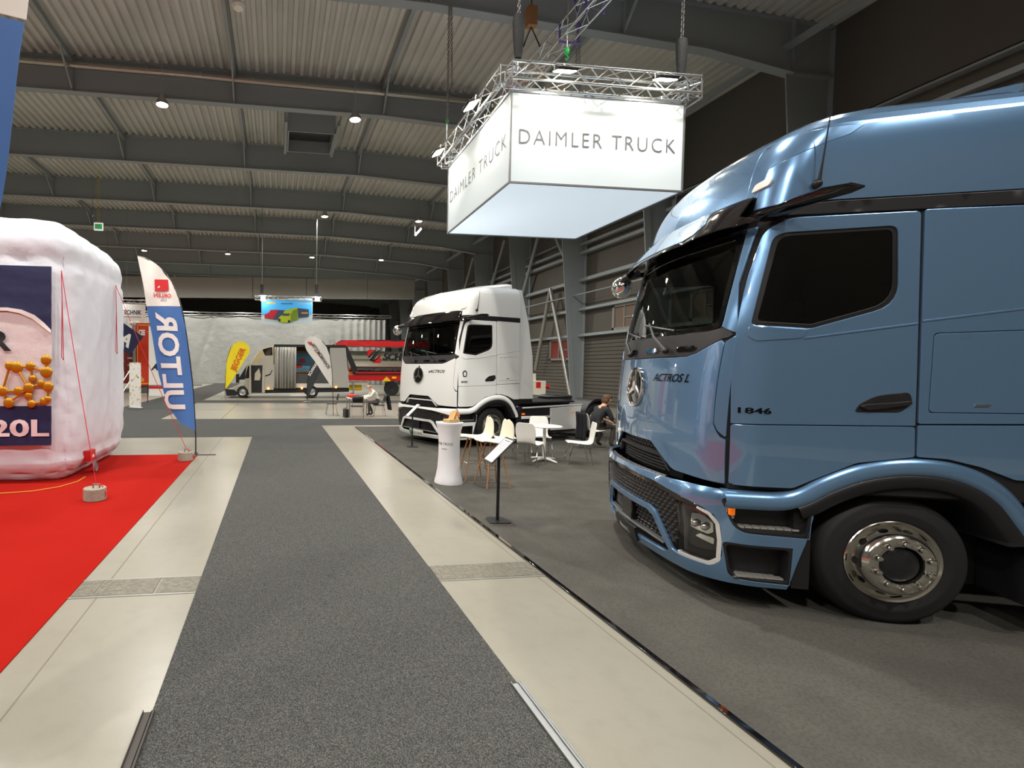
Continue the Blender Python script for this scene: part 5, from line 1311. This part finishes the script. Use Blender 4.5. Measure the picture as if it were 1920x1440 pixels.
# ================================================================== far end of the hall
YC = 56.5
def build_far():
    # silver curtain
    cm = mat('silver_curtain', srgb(172,174,170), .36, .15, bump=(1.3,.5,.15))
    t = empty('silver_curtain', (0,YC,0), 0, 'silver-grey curtain closing off the far end of the hall', 'curtain')
    m = MB(); xs = [-23.5+.16*k for k in range(227)]
    def cf(x, v):
        e = max(0,(x-6.5)/6.2); f = .05+.16*e
        y = f*math.sin(x*(2.0+3*e))+.05*math.sin(x*.9+v*3)+.05*(1-v)*math.sin(x*1.7+2*v)+.10*math.exp(-((x-(-9.5+2.5*v))/.25)**2)
        return Vector((x, y, .03+7.55*v))
    m.grid(cf, xs, [k/16 for k in range(17)]); m.build('drape', cm, t, sharp=80)
    m = MB(); truss(m, (-23.5,0,7.75), (13.2,0,7.95), .35, cell=.9); m.build('curtain_truss', K['alu_dull'], t)
    t = empty('ceiling_drape', (0,49.3,0), 0, 'grey fabric band hung under a far rafter', 'drape')
    m = MB(); m.grid(lambda x, v: Vector((x, .03*math.sin(x*1.3)+.03*math.sin(x*4+v), 8.75+2.0*v+.02*x)), [-23.5+.5*k for k in range(76)], [0,.5,1]); m.build('fabric', mat('grey_drape', srgb(166,166,160), .8), t)
    m = MB()
    for x in (-2.5,2.8,9.0): m.box((x,-.05,8.8),(x+.05,.0,10.9))
    m.build('seam_strap', K['ink_grey'], t)
    # hanging picture banner
    Y = 31.0; P = lambda px, py, o=0: atY(px,py,Y-o)
    t = empty('hanging_banner', (0,0,0), 0, 'hanging banner picturing a red and a lime-green truck', 'banner')
    pk = {'sky': mat('print_sky', srgb(70,170,232), .6, emit=srgb(70,170,232), estr=.25), 'pale': mat('print_pale', srgb(214,232,240), .6), 'redp': mat('print_red', srgb(196,30,48), .6), 'lime': mat('print_lime', srgb(190,206,30), .6), 'limed': mat('print_limedark', srgb(120,150,30), .6), 'slate': mat('print_slate', srgb(60,76,104), .6), 'gold': mat('print_gold', srgb(250,176,40), .6)}
    def poly(nm, pts, k, o, parent=t):
        m = MB(); q = [P(a,b,o) for a,b in pts]; m.add(q, [tuple(range(len(q)))]); ob = m.build(nm, pk[k] if k in pk else K[k], parent); return ob
    m = MB(); m.grid(lambda u, v: P(489.5+u*96+.6*math.sin(v*3), 606-v*46+(.9*math.sin(u*6)+(1-v)*2.5*math.sin(u*3.1)), 0), [k/14 for k in range(15)], [k/8 for k in range(9)]); cl = m.build('cloth', pk['pale'], t)
    o = .05
    poly('sky', [(490,589),(585,589),(585,563.5),(490,563.5)], 'sky', o, cl)
    poly('red_truck', [(496,596),(507,598),(520,599),(526,592),(528,582),(520,580.5),(507,581),(504,586),(496,590)], 'redp', o+.02, cl)
    poly('red_truck_body', [(512,599),(534,600),(540,582),(522,581)], 'slate', o+.03, cl)
    poly('green_truck_body', [(558,596),(579,594),(579,580),(558,577.5)], 'slate', o+.03, cl)
    poly('green_truck', [(520,602),(530,605),(545,604),(552,600),(559,598),(558,577),(545,579),(533,583),(531,589),(524,594)], 'lime', o+.04, cl)
    poly('green_truck_side', [(545,603),(558,599),(558,579),(549,582),(545,590)], 'limed', o+.05, cl)
    poly('windscreen', [(529,592),(542,592),(544,588),(531,588)], 'slate', o+.06, cl)
    for (x_, y_) in ((542,602.5),(524,600)): poly('wheel', [(x_+2.4*math.cos(a), y_+2.6*math.sin(a)) for a in [k*math.pi/5 for k in range(10)]], 'ink', o+.07, cl)
    poly('brand_strip', [(557,570.5),(582,569),(582,567),(557,568)], 'gold', o, cl); poly('brand_strip', [(500,569.5),(517,569.5),(517,567),(500,567)], 'gold', o+.01, cl)
    poly('side_brand', [(565,588),(577,588),(577,586),(565,586)], 'gold', o+.06, cl)
    poly('caption', [(527,570),(549,570),(549,568.6),(527,568.6)], 'slate', o+.03, cl)
    m = MB(); a = P(478,558); b = P(602,561); truss(m, a, b, .3, .022, .012, .33); m.build('truss', mat('truss_aluminium', srgb(210,212,214), .25, .9), t)
    for px in (491,593):
        p = P(px,558); m = MB(); m.cyl(p+Vector((0,0,.15)), Vector((p.x,p.y,11.9)), .025, n=6); m.build('chain', K['chain'], t)
        m = MB(); m.box((p.x-.1,p.y-.1,p.z+.25),(p.x+.1,p.y+.1,p.z+.8)); m.build('hoist', K['black'], t)
        m = MB(); q = P(px+2,561,.5); m.box((q.x-.13,q.y-.1,q.z-.1),(q.x+.13,q.y+.1,q.z+.12)); m.build('spot_lamp', mat('spot_glow', (1,1,1), .3, emit=(1,.98,.92), estr=25), t)
    # ---------------------------------------------------------------- curtain-sided van
    Yv = 30.45; W = 2.15
    t = empty('delivery_van', (0,Yv,0), 0, 'silver curtain-side van with its door open behind two drop flags', 'van')
    S = lambda px, py: (atY(px,py,Yv).x, atY(px,py,Yv).z)
    silver = mat('van_silver', srgb(196,190,176), .35, .35, .5)
    def slab(nm, pts, mt, d0=0.0, d1=W, parent=t, bev=.0, rnd=0):
        q = [S(a,b) for a,b in pts]
        if rnd: q = rounded(q, rnd)
        if area2(q) > 0: q = q[::-1]
        m = MB(); m.prism(q, lambda u, v, d: Vector((u, d, v)), d0, d1); return m.build(nm, mt, parent, bevel=bev)
    slab('bonnet', [(424,731),(440,725),(457,722),(470,722),(470,741),(424,741)], silver, .08, W-.08, bev=.05)
    slab('bumper', [(422,729),(440,731),(445,737),(442,742),(424,742)], K['black'], .02, W-.02, bev=.03)
    slab('cab_side', [(462,684),(470,682),(497,682),(497,737),(466,737),(458,722)], silver, 0, W, bev=.03)
    slab('door_opening', [(471,685),(492,685),(491,736),(472,736)], K['dark_int'], -.012, .0)
    slab('seat_headrest', [(478,700),(486,690),(489,704),(487,713),(477,713)], mat('seat_cover', srgb(196,188,168), .8), -.03, -.012)
    slab('door_edge', [(468.5,683),(471,683),(471,740),(468.5,740)], silver, -.5, -.01)
    slab('windscreen', [(446,712),(463,684),(466,686),(458,712)], K['glass_dark'], .12, W-.12)
    slab('side_window', [(459,710),(465,687),(470,685),(470,708)], K['black_gloss'], -.02, .0)
    m = MB(); m.box((S(443,700)[0],-.28,S(0,715)[1]),(S(449,700)[0],-.08,S(0,697)[1])); m.build('wing_mirror', K['black'], t, bevel=.03)
    slab('sleeper_pod', [(472,684),(474,677),(480,665),(489,655),(500,650),(512,648),(514,648),(514,684)], mat('pod_gold', srgb(206,190,152), .35, .3, .4), .06, W-.06, bev=.05)
    slab('pod_window', [(492,655),(510,650.5),(511,666),(497,667)], K['black_gloss'], .04, .06, rnd=.08)
    slab('pod_side', [(489,671),(513,668),(513,731),(497,731),(497,684),(486,683)], silver, -.01, W)
    slab('pod_trim', [(497,704),(506,701),(510,693),(511,694),(507,703),(498,706)], K['black'], -.025, -.01)
    # load body
    slab('roof_beam', [(514,645.5),(648,647),(648,651),(514,650)], K['black'], 0, W)
    slab('load_floor', [(514,719),(655,719),(655,727),(514,727)], mat('van_white', srgb(214,212,204), .5), 0, W)
    slab('body_back', [(514,650),(640,650),(640,720),(514,720)], mat('body_grey', srgb(120,118,112), .7), W-.05, W)
    slab('dropside', [(553,700),(620,700),(620,719),(553,719)], mat('dropside_grey', srgb(74,74,72), .6), .02, .08)
    slab('picture_panel', [(555,656),(592,657),(592,698),(555,698)], mat('panel_blue', srgb(96,160,190), .6), W-.4, W-.35)
    for nm, pts, k in (('picture_band',[(555,656),(592,657),(592,661),(555,660)],mat('band_tan', srgb(176,124,70), .6)),('picture_band',[(555,696),(592,696),(592,699),(555,699)],mat('band_tan', srgb(176,124,70), .6)),('picture_truck',[(563,672),(574,671),(577,678),(566,681)],K['red']),('picture_truck',[(557,683),(568,682),(570,688),(557,690)],K['red'])): slab(nm, pts, k, W-.43, W-.405)
    slab('rear_panel', [(619,652),(648,652),(655,727),(619,726)], mat('body_light', srgb(178,176,168), .6), -.02, W)
    gc = mat('gathered_curtain', srgb(176,174,166), .5, .2)
    for k, px in enumerate((515,522,527,533,540,547)):
        m = MB(); a = S(px,651); b = S(px+7,728)
        m.grid(lambda u, v: Vector((a[0]+(b[0]-a[0])*u*1.1, -.10+.09*math.sin(u*7+k), b[1]+(a[1]-b[1])*v)), [i/8 for i in range(9)], [0,.5,1]); m.build('curtain_fold', gc, t, solid=.012)
    slab('side_rail', [(544,739),(574,739),(574,742),(544,742)], K['white_pl'], .0,.05)
    slab('underframe', [(466,728),(655,727),(655,735),(600,736),(466,738)], K['black'], .15, W-.15)
    for px, py in ((503,728.5),(566,728),(630,726)):
        p = S(px,py); m = MB(); m.ball((p[0],-.02,p[1]), .06); m.build('marker_lamp', mat('marker_glow', srgb(255,150,60), .3, emit=srgb(255,130,40), estr=12), t)
    for px, py in ((455,735),(585,734.5)):
        for d in (.0, W-.24):
            p = S(px,py); rr = p[1]; m = MB(); M = Matrix.Translation((p[0],d+.12,rr)) @ Matrix.Rotation(R(90),4,'X')
            m.lathe([(.20,-.12),(rr-.03,-.12),(rr,-.08),(rr,.08),(rr-.03,.12),(.21,.12)], 28, 0, M); m.lathe([(.22,.10),(.2,.09),(.14,.05),(.06,.07),(0,.07)], 20, 1, M); m.build('wheel', [K['rubber'], K['alu_dull']], t)
    # ---------------------------------------------------------------- tipper trailer
    Yt = 33.0
    t = empty('tipper_trailer', (0,Yt,0), 0, 'polished tipper trailer with red tarpaulin and red chassis beside the white truck', 'trailer')
    S2 = lambda px, py: (atY(px,py,Yt).x, atY(px,py,Yt).z)
    def sl2(nm, pts, mt, d0=0.0, d1=2.4, bev=.0):
        q = [S2(a,b) for a,b in pts]
        if area2(q) > 0: q = q[::-1]
        m = MB(); m.prism(q, lambda u, v, d: Vector((u, d, v)), d0, d1); return m.build(nm, mt, t, bevel=bev)
    x0 = S2(650,660)[0]; x1 = S2(870,660)[0]; zt = S2(0,648)[1]; zb = S2(0,698)[1]
    m = MB(); ys = []
    n = 14
    prof = [(1.15-1.15*math.sin(math.pi/2*k/n)**.8*.96, zb+(zt-zb)*(1-math.cos(math.pi/2*k/n))) for k in range(n+1)]
    m.grid(lambda u, v: Vector((x0+(x1-x0)*u+.55*(1-prof[v][1]/zt)*(1-u), .02+prof[v][0], prof[v][1])), [0,.15,.3,.6,1], range(n+1)); m.build('tipper_body', mat('mirror_alu', srgb(206,204,196), .12, 1.0), t, sharp=80)
    sl2('body_end', [(641,648),(652,650),(672,697),(663,699)], K['black'], .0, 2.3)
    tp = mat('red_tarp', srgb(206,26,28), .4, bump=(2,.5,.1)); m = MB()
    zq = lambda u: .10*math.sin(u*30)*.3
    m.grid(lambda u, v: Vector((S2(622,636)[0]+(x1-S2(622,636)[0])*u, -.06+2.5*v, S2(0,637)[1]+(.30*min(1,u*12))*math.sin(math.pi*min(1,.5+v)) * 1.0+.03*math.sin(u*60+v*5))), [k/40 for k in range(41)], [k/8 for k in range(9)]); m.build('tarpaulin', tp, t)
    m = MB(); m.grid(lambda u, v: Vector((S2(622,636)[0]+(x1-S2(622,636)[0])*u, -.07, S2(0,638)[1]+v*(.05+.33*min(1,u*12))+.02*math.sin(u*50))), [k/40 for k in range(41)], [0,.5,1]); m.build('tarpaulin_edge', tp, t)
    sl2('top_rail', [(640,638),(872,636),(872,648),(650,648)], K['black'], -.02, 2.3)
    sl2('chassis_beam', [(648,704),(660,702),(872,703),(872,716),(650,713)], K['red'], .0, .5, .02); sl2('chassis_beam', [(648,704),(660,702),(872,703),(872,716),(650,713)], K['red'], 1.8, 2.3, .02)
    sl2('lower_band', [(665,697),(872,697),(872,700),(667,700)], K['red'], -.02, .0); sl2('lower_rail', [(664,700),(872,700),(872,703),(664,703)], K['black'], -.02, 2.3)
    sl2('warning_triangle', [(716,715),(733,715),(725,706)], K['yellow'], -.03, -.01); sl2('yellow_plate', [(735,706),(743,706),(743,710),(735,710)], K['yellow'], -.03, -.01)
    # brand mark and lettering on the body
    F = lambda px, py: Vector((S2(px,py)[0], -.035, S2(px,py)[1]))
    for nm, pts, mt in (('brand_stripe',[(690,671),(693,671),(706,656),(703,656)],K['ink']),('brand_bar',[(688,664),(690,668),(699,660),(704,656),(689,656)],K['red']),('brand_bar',[(698,681),(714,681),(713,665),(709,672)],K['red']),('brand_stripe',[(694,677),(698,679),(713,657),(709,656)],K['ink'])):
        m = MB(); m.add([F(*p) for p in pts], [tuple(range(len(pts)))]); m.build(nm, mt, t)
    m = MB(); a = F(719,669); m2 = add_text(m, 'SCHWARZMULLER', lambda u, v: Vector((a.x+u, -.035, a.z+v)), height=.5, align='L', cx=0, cy=0, shear=.2, bold=.03); m.build('brand_lettering', K['ink'], t)
    # ladder at the trailer's end
    lm = K['alu_dull']
    for dx in (0, 9): m = MB(); m.bar(Vector((S2(617+dx,627)[0],-.2,S2(0,627)[1])), Vector((S2(634+dx,700)[0],-.2,S2(0,700)[1])), .05, .08); m.build('ladder_rail', lm, t)
    for k in range(8): f = (k+.5)/8; px = 617+17*f; py = 627+73*f; m = MB(); m.bar(Vector((S2(px,py)[0],-.2,S2(0,py)[1])), Vector((S2(px+9,py)[0],-.2,S2(0,py)[1])), .04, .04); m.build('ladder_rung', lm, t)
    for px in (735,800,850):
        p = S2(px,728); m = MB(); M = Matrix.Translation((p[0],.2,.5)) @ Matrix.Rotation(R(90),4,'X'); m.lathe([(.2,-.15),(.5,-.15),(.5,.15),(.2,.15),(0,.1)], 24, 0, M); m.build('wheel', K['rubber'], t)
    m = MB(); m.box((S2(662,716)[0],.1,.0),(S2(665,716)[0],.25,S2(0,714)[1])); m.build('support_leg', K['alu_dull'], t)
    m = MB(); m.box((S2(655,0)[0],.3,.75),(S2(700,0)[0],.6,1.0)); m.build('side_guard', K['white_pl'], t)
    m = MB(); m.box((S2(658,0)[0],.6,.35),(S2(690,0)[0],1.6,.75)); m.build('tool_box', K['yellow'], t, bevel=.05)
    # ---------------------------------------------------------------- drop flags
    def drop_flag(label, base, Yf, outline, mt, items, tip):
        t = empty('drop_flag', base, 0, label, 'flag')
        L = lambda px, py: (atY(px,py,Yf).x-base.x, atY(px,py,Yf).z-base.z)
        q = catmull([L(a,b) for a,b in outline], 4, True)
        wv = lambda u, v: .02*math.sin(u*8+v*2)
        m = MB(); patch(m, lambda u, v, o=0: Vector((u, wv(u,v)-o, v)), q, res=.12, thick=.004, edge=0); m.build('cloth', mt, t)
        m = MB(); e = L(*tip[0]); m.tube([(0,0,0),(e[0]*.3,0,e[1]*.5),(e[0],0,e[1])]+[(L(a,b)[0],wv(*L(a,b)),L(a,b)[1]) for a,b in tip[1:]], .014, 6); m.build('pole', K['black'], t)
        m = MB()
        for k in range(4): a = k*math.pi/2+.4; m.tube([(0,0,.03),(.28*math.cos(a),.28*math.sin(a),.012)], .014, 6)
        m.build('base', K['alu_dull'], t)
        items(t, lambda px, py: Vector((L(px,py)[0], wv(*L(px,py))-.04, L(px,py)[1])))
        return t
    b = gnd(422,748)
    def it(t, G):
        m = MB(); p0 = G(436,694); p1 = G(455,654); ax = (p1-p0).normalized(); ay = Vector((-ax.z,0,ax.x)); L_ = (p1-p0).length
        add_text(m, 'JEGGER', lambda u, v: p0+ax*u+ay*v+Vector((0,-.03,0)), height=.33, width=L_*1.05, align='L', cy=0, bold=.02, sub=.4); m.build('lettering', mat('print_orange', srgb(226,100,30), .6), t)
    drop_flag('yellow teardrop flag with orange lettering in front of the van bonnet', b, b.y, [(422,727),(423,700),(426,672),(433,651),(443,642),(455,640.5),(464,646),(468,654),(466,664),(459,675),(448,693),(436,712),(426,726)], mat('flag_yellow', srgb(246,224,20), .6), it, [(422,727),(423,700),(426,672),(433,651),(443,642)])
    b = gnd(577,754,.0095)
    def it2(t, G):
        m = MB(); p0 = G(579,704); p1 = G(594,680); ax = (p1-p0).normalized(); ay = Vector((-ax.z,0,ax.x))
        add_text(m, 'SCHWARZ', lambda u, v: p0+ax*u+ay*v, height=.16, width=1.0, align='L', cy=0, bold=.02); m.build('lettering', K['paper'], t)
    drop_flag('black teardrop flag with white lettering half hidden behind the white one', b, b.y, [(575,748),(576,715),(581,690),(588,670),(595,664),(603,672),(604,684),(600,698),(590,718),(581,738)], mat('flag_black', srgb(44,46,50), .6), it2, [(576,745),(576,715),(581,690),(588,670)])
    b = gnd(625,780)
    def it3(t, G):
        m = MB(); p0 = G(616,690); p1 = G(583,645); ax = (p1-p0).normalized(); ay = Vector((-ax.z,0,ax.x)); L_ = (p1-p0).length
        q0 = G(586,645); q1 = G(617,690)
        ax = (q1-q0).normalized(); ay = Vector((ax.z,0,-ax.x))
        # seen from behind: mirrored lettering
        add_text(m, 'SCHWARZMULLER', lambda u, v: q1-ax*u+ay*(-v)*-1, height=.13, width=L_*.98, align='L', cy=0, bold=.02, flip=True, sub=.5); m.build('lettering', K['ink'], t)
        m = MB(); c = G(580.5,643)
        for k, (w_, mt) in enumerate(((0,0),)): pass
        for k in range(3): m.add([G(576+3*k,641),G(577.5+3*k,640.5),G(583+2*k,647),G(581.5+2*k,647.5)], [(0,1,2,3)])
        m.build('brand_mark', K['red'], t)
        m = MB(); m.add([G(588,656),G(589,655.5),G(604,671.5),G(603,672)], [(0,1,2,3)]); m.build('tag_line', K['red'], t)
    drop_flag('white teardrop flag with dark lettering beside the black chairs', b, b.y, [(623,727),(618,720),(606,702),(592,680),(577,660),(572,648),(573,637),(581,631),(592,632),(604,639),(613,651),(619,668),(622,690),(623.5,712)], mat('flag_white', srgb(240,236,228), .7), it3, [(623.5,727),(623.5,712),(622,690),(619,668),(613,651),(604,639)])
    # ---------------------------------------------------------------- meeting table with a seated man
    bk = K['black']; ng = []
    def black_chair(loc, deg, label):
        t = empty('stacking_chair', loc, R(deg), label, 'chair', 'black chairs by the far table')
        m = MB(); m.box((-.21,-.22,.43),(.21,.22,.47)); m.build('seat', bk, t, bevel=.02)
        m = MB(); m.grid(lambda u, v: Vector((-.21-.06*v-.03*(1-u*u), .22*u, .60+.24*v)), [-1,-.5,0,.5,1], [0,.5,1]); m.build('backrest', bk, t, solid=.02)
        for sx, sy in ((1,1),(1,-1),(-1,1),(-1,-1)):
            m = MB(); m.tube([(.16*sx,.2*sy,.43),(.24*sx,.24*sy,.01)]+([] if sx > 0 else []), .011, 6); m.build('leg', K['chrome'], t)
        for sy in (1,-1): m = MB(); m.tube([(-.18,.2*sy,.44),(-.23,.2*sy,.55),(-.27,.2*sy,.82)], .011, 6); m.build('back_post', K['chrome'], t)
    black_chair(Vector((2.2,19.75,0)), 178, 'black chair standing empty beside the white teardrop flag')
    black_chair(Vector((3.0,18.35,0)), 90, 'black chair turned to the table with a bag beside it')
    black_chair(Vector((4.0,19.0,0)), 178, 'black chair under the seated man in the white jacket')
    t = empty('meeting_table', (3.1,18.95,0), 0, 'small pale table the white-jacketed man leans on', 'table')
    m = MB(); m.box((-.38,-.35,.71),(.38,.35,.74)); m.build('table_top', K['white_pl'], t, bevel=.008)
    for sx in (1,-1):
        for sy in (1,-1): m = MB(); m.cyl((.34*sx,.31*sy,0),(.34*sx,.31*sy,.71),.022); m.build('leg', K['chrome'], t)
    t = empty('red_bag', (2.9,18.9,.746), 0, 'red zip bag lying on the far table', 'bag'); m = MB(); m.ball((0,0,.07),(.2,.12,.075)); m.build('body', K['red'], t); m = MB(); m.tube([(-.1,0,.13),(0,0,.18),(.1,0,.13)],.012,6); m.build('strap', bk, t)
    t = empty('briefcase', (2.62,18.6,0), R(10), 'black briefcase on the floor beside a black chair', 'bag'); m = MB(); m.box((-.06,-.18,0),(.06,.18,.33)); m.build('case', bk, t, bevel=.02); m = MB(); m.tube([(0,-.06,.33),(0,-.05,.37),(0,.05,.37),(0,.06,.33)],.01,6); m.build('handle', bk, t)
    wj = mat('white_jacket', srgb(232,228,216), .8); gt = mat('grey_trousers', srgb(84,80,76), .85)
    J = [('pelvis',None,(-.02,0,.57),(.15,.12),2),('waist','pelvis',(.06,0,.74),(.145,.12),1),('chest','waist',(.19,0,.93),(.165,.13),1),('neck','chest',(.32,0,1.07),.055,0),('head','neck',(.41,0,1.15),(.083,.092),0),('crown','head',(.44,0,1.235),(.068,.075),0)]
    arm(J, 1, (.22,.19,1.0), (.36,.27,.80), (.60,.16,.785), (.68,.10,.775), 1, fore=1); arm(J, -1, (.22,-.19,1.0), (.36,-.27,.80), (.60,-.14,.785), (.68,-.06,.775), 1, fore=1)
    legs(J, [(.42,.13,.545),(.40,.16,.54)], [(.40,.13,.11),(.22,.15,.11)], [(.54,.14,.045),(.36,.16,.045)], 2, 3)
    person('person', (4.0,19.0,0), R(178), 'man in white jacket bent over papers at the far table', J, [wj, gt, brn], mat('grey_hair', srgb(150,130,116), .8), dict(face=(1,0,-.45)))
    t = empty('jacket', (4.33,19.0,0), 0, 'dark blue jacket over the seated man\'s chair', 'jacket'); m = MB(); m.grid(lambda u, v: Vector((.02+.04*math.sin(u*8)+.10*(1-v), u*.23, .26+.60*v)), [-1+.1*k for k in range(21)], [k/8 for k in range(9)]); m.build('cloth', mat('navy_cloth', srgb(26,28,44), .9, bump=(9,.5,.03)), t, solid=.03)
    # ---------------------------------------------------------------- left background
    Yr = 36.0; S3 = lambda px, py, Y=Yr: atY(px,py,Y)
    a = S3(255.5,605); b = S3(282,605); zb = S3(0,722).z; zt = a.z
    t = empty('box_trailer', (a.x,Yr,0), 0, 'orange-red box trailer front with yellow outline strips', 'trailer'); w_ = b.x-a.x
    orr = mat('trailer_red', srgb(206,56,24), .4); m = MB(); m.box((0,0,zb),(w_,7,zt)); m.build('body', orr, t, bevel=.04)
    ye = mat('reflex_yellow', srgb(244,160,30), .5)
    for lo, hi in (((.06,-.02,zb+.12),(.11,0,zt-.15)),((.06,-.02,zb+.12),(w_-.02,0,zb+.2)),((.06,-.02,zt-.2),(w_-.02,0,zt-.12))): m = MB(); m.box(lo, hi); m.build('outline_strip', ye, t)
    m = MB(); m.box((.12,-.02,zb+.3),(.5,0,zb+.55)); m.build('number_plate', mat('plate_orange', srgb(250,150,20), .5), t)
    m = MB(); add_text(m, 'CEE', lambda u, v: Vector((u,-.02,v)), height=.36, width=.44, cx=.38, cy=S3(0,618).z, bold=.05); m.build('lettering', K['paper'], t)
    m = MB(); m.box((.66,-.02,S3(0,617).z-.03),(.95,-.018,S3(0,617).z+.04)); m.build('small_print', mat('pale_red_print', srgb(214,120,100), .6), t)
    m = MB(); m.lathe([(0,.01),(.11,.01),(.11,0)], 16, M=Matrix.Translation((.3,-.02,S3(0,706).z)) @ Matrix.Rotation(R(90),4,'X')); m.build('speed_disc', K['alu_dull'], t)
    m = MB(); m.box((.2,.2,zb-.45),(w_-.2,6.8,zb)); m.build('underframe', K['ink_grey'], t)
    for xx in (.3,w_-.3): m = MB(); m.box((xx-.06,.3,0),(xx+.06,.45,zb-.4)); m.build('support_leg', K['ink_grey'], t)
    # second trailer seen edge on, with rungs
    t = empty('box_trailer', (S3(226,0).x,Yr+1.5,0), 0, 'dark red trailer end with pale steps beside the inflatable', 'trailer'); m = MB(); m.box((-2.0,0,.6),(.55,6,S3(0,612).z)); m.build('body', mat('dark_red', srgb(120,18,20), .5), t)
    for py in (655,668,682,695): m = MB(); m.box((0,-.25,S3(0,py).z-.06),(.5,0,S3(0,py).z+.06)); m.build('step', K['alu_dull'], t)
    t = empty('pillar_wrap', (S3(247,0).x,Yr+.6,0), 0, 'pale round post beside the orange trailer', 'post'); m = MB(); m.cyl((0,0,0),(0,0,S3(0,603).z),.2,n=16); m.build('shaft', K['alu_dull'], t); m = MB(); m.ball((0,0,S3(0,600).z),(.42,.42,.2)); m.build('cap', K['white_pl'], t)
    p = S3(238,636,34); t = empty('diamond_sign', p, 0, 'dark blue diamond sign with a white letter hung by the inflatable', 'sign')
    m = MB(); M = Matrix.Rotation(R(35),4,'Y'); m.box((-.75,-.04,-.75),(.75,.04,.75),M=M); m.build('board', K['navy'], t); m = MB(); add_text(m, 'A', lambda u, v: M @ Vector((u,-.05,v)), height=.8, bold=.04); m.build('letter', K['paper'], t); m = MB(); m.cyl((0,0,.8),(0,0,9.6),.01,n=5); m.build('wire', K['chain'], t)
    p = S3(250,586,38); t = empty('hall_banner', p, 0, 'white banner with dark lettering hung above the orange trailer', 'banner')
    m = MB(); m.box((-2.4,-.03,-.72),(.85,.03,.62)); m.build('cloth', K['paper'], t); m = MB(); add_text(m, 'TECHNIK', lambda u, v: Vector((u,-.04,v)), height=.33, width=1.42, cx=-.12, cy=.02, bold=.02); m.build('lettering', K['navy'], t)
    m = MB(); m.box((-.8,-.04,-.36),(.55,-.035,-.30)); m.build('small_print', mat('print_pale_grey', srgb(150,150,152), .6), t)
    m = MB(); truss(m, (-2.6,0,.8), (1.1,0,.8), .28, .025, .014, .4); m.build('truss', K['alu_dull'], t)
    m = MB(); m.cyl((-1.8,0,.95),(-1.8,0,5.5),.015,n=5); m.cyl((.6,0,.95),(.6,0,5.5),.015,n=5); m.build('chain', K['chain'], t)
    m = MB(); m.box((-1.15,-.7,.75),(-.85,-.5,1.0)); m.build('spot_lamp', mat('spot_glow', (1,1,1), .3, emit=(1,.98,.92), estr=25), t)
    p = gnd(254,767,.0065); t = empty('roll_up_banner', p, R(-20), 'speckled white roll-up banner before the orange trailer', 'banner'); hh = atY(250,680,p.y).z
    m = MB(); m.box((-.28,-.02,.08),(.28,.0,hh)); m.build('sheet', mat('rollup_print', srgb(226,224,216), .6, noise=[(6,.8,srgb(200,150,90),.58,.62),(9,.9,srgb(60,66,80),.64,.68)]), t); m = MB(); m.box((-.3,-.1,0),(.3,.1,.08)); m.build('cassette', K['alu_dull'], t, bevel=.01)
    p = gnd(296,742); t = empty('roll_up_banner', p, 0, 'white roll-up banner with a red foot strip behind the blue flag', 'banner'); hh = atY(296,612,p.y).z; wd = .55
    m = MB(); m.box((-wd,-.02,.0),(wd,.0,hh)); m.build('sheet', K['paper'], t); m = MB(); m.box((-wd,-.03,.45),(wd,-.02,.62)); m.build('foot_strip', K['red'], t)
    m = MB(); add_text(m, 'A', lambda u, v: Vector((u,-.03,v)), height=.4, cx=-.2, cy=hh*.42, shear=.3, bold=.05); m.build('emblem', K['navy'], t)
    p = gnd(232,762,.0085); t = empty('handrail', p, R(80), 'pale handrail of steps beside the inflatable', 'railing')
    m = MB(); hz = atY(238,695,p.y).z
    m.tube([(-.3,0,0),(-.3,0,hz*.6),(.6,0,hz),(.6,0,0)], .025, 6); m.tube([(-.3,0,hz*.3),(.6,0,hz*.7)], .02, 6); m.build('rail', K['white_pl'], t)
    p = gnd(277,756,.0065); t = empty('barrier_post', p, 0, 'thin dark barrier post on the hall floor', 'post'); m = MB(); m.cyl((0,0,.02),(0,0,.95),.02,n=8); m.build('pole', K['black'], t); m = MB(); m.lathe([(0,0),(.16,0),(.15,.02),(0,.03)], 16); m.build('foot', K['black'], t); m = MB(); m.bar((0,0,.9),(2.5,1.2,.9),.01,.05); m.build('belt', K['ink_grey'], t)
build_far()
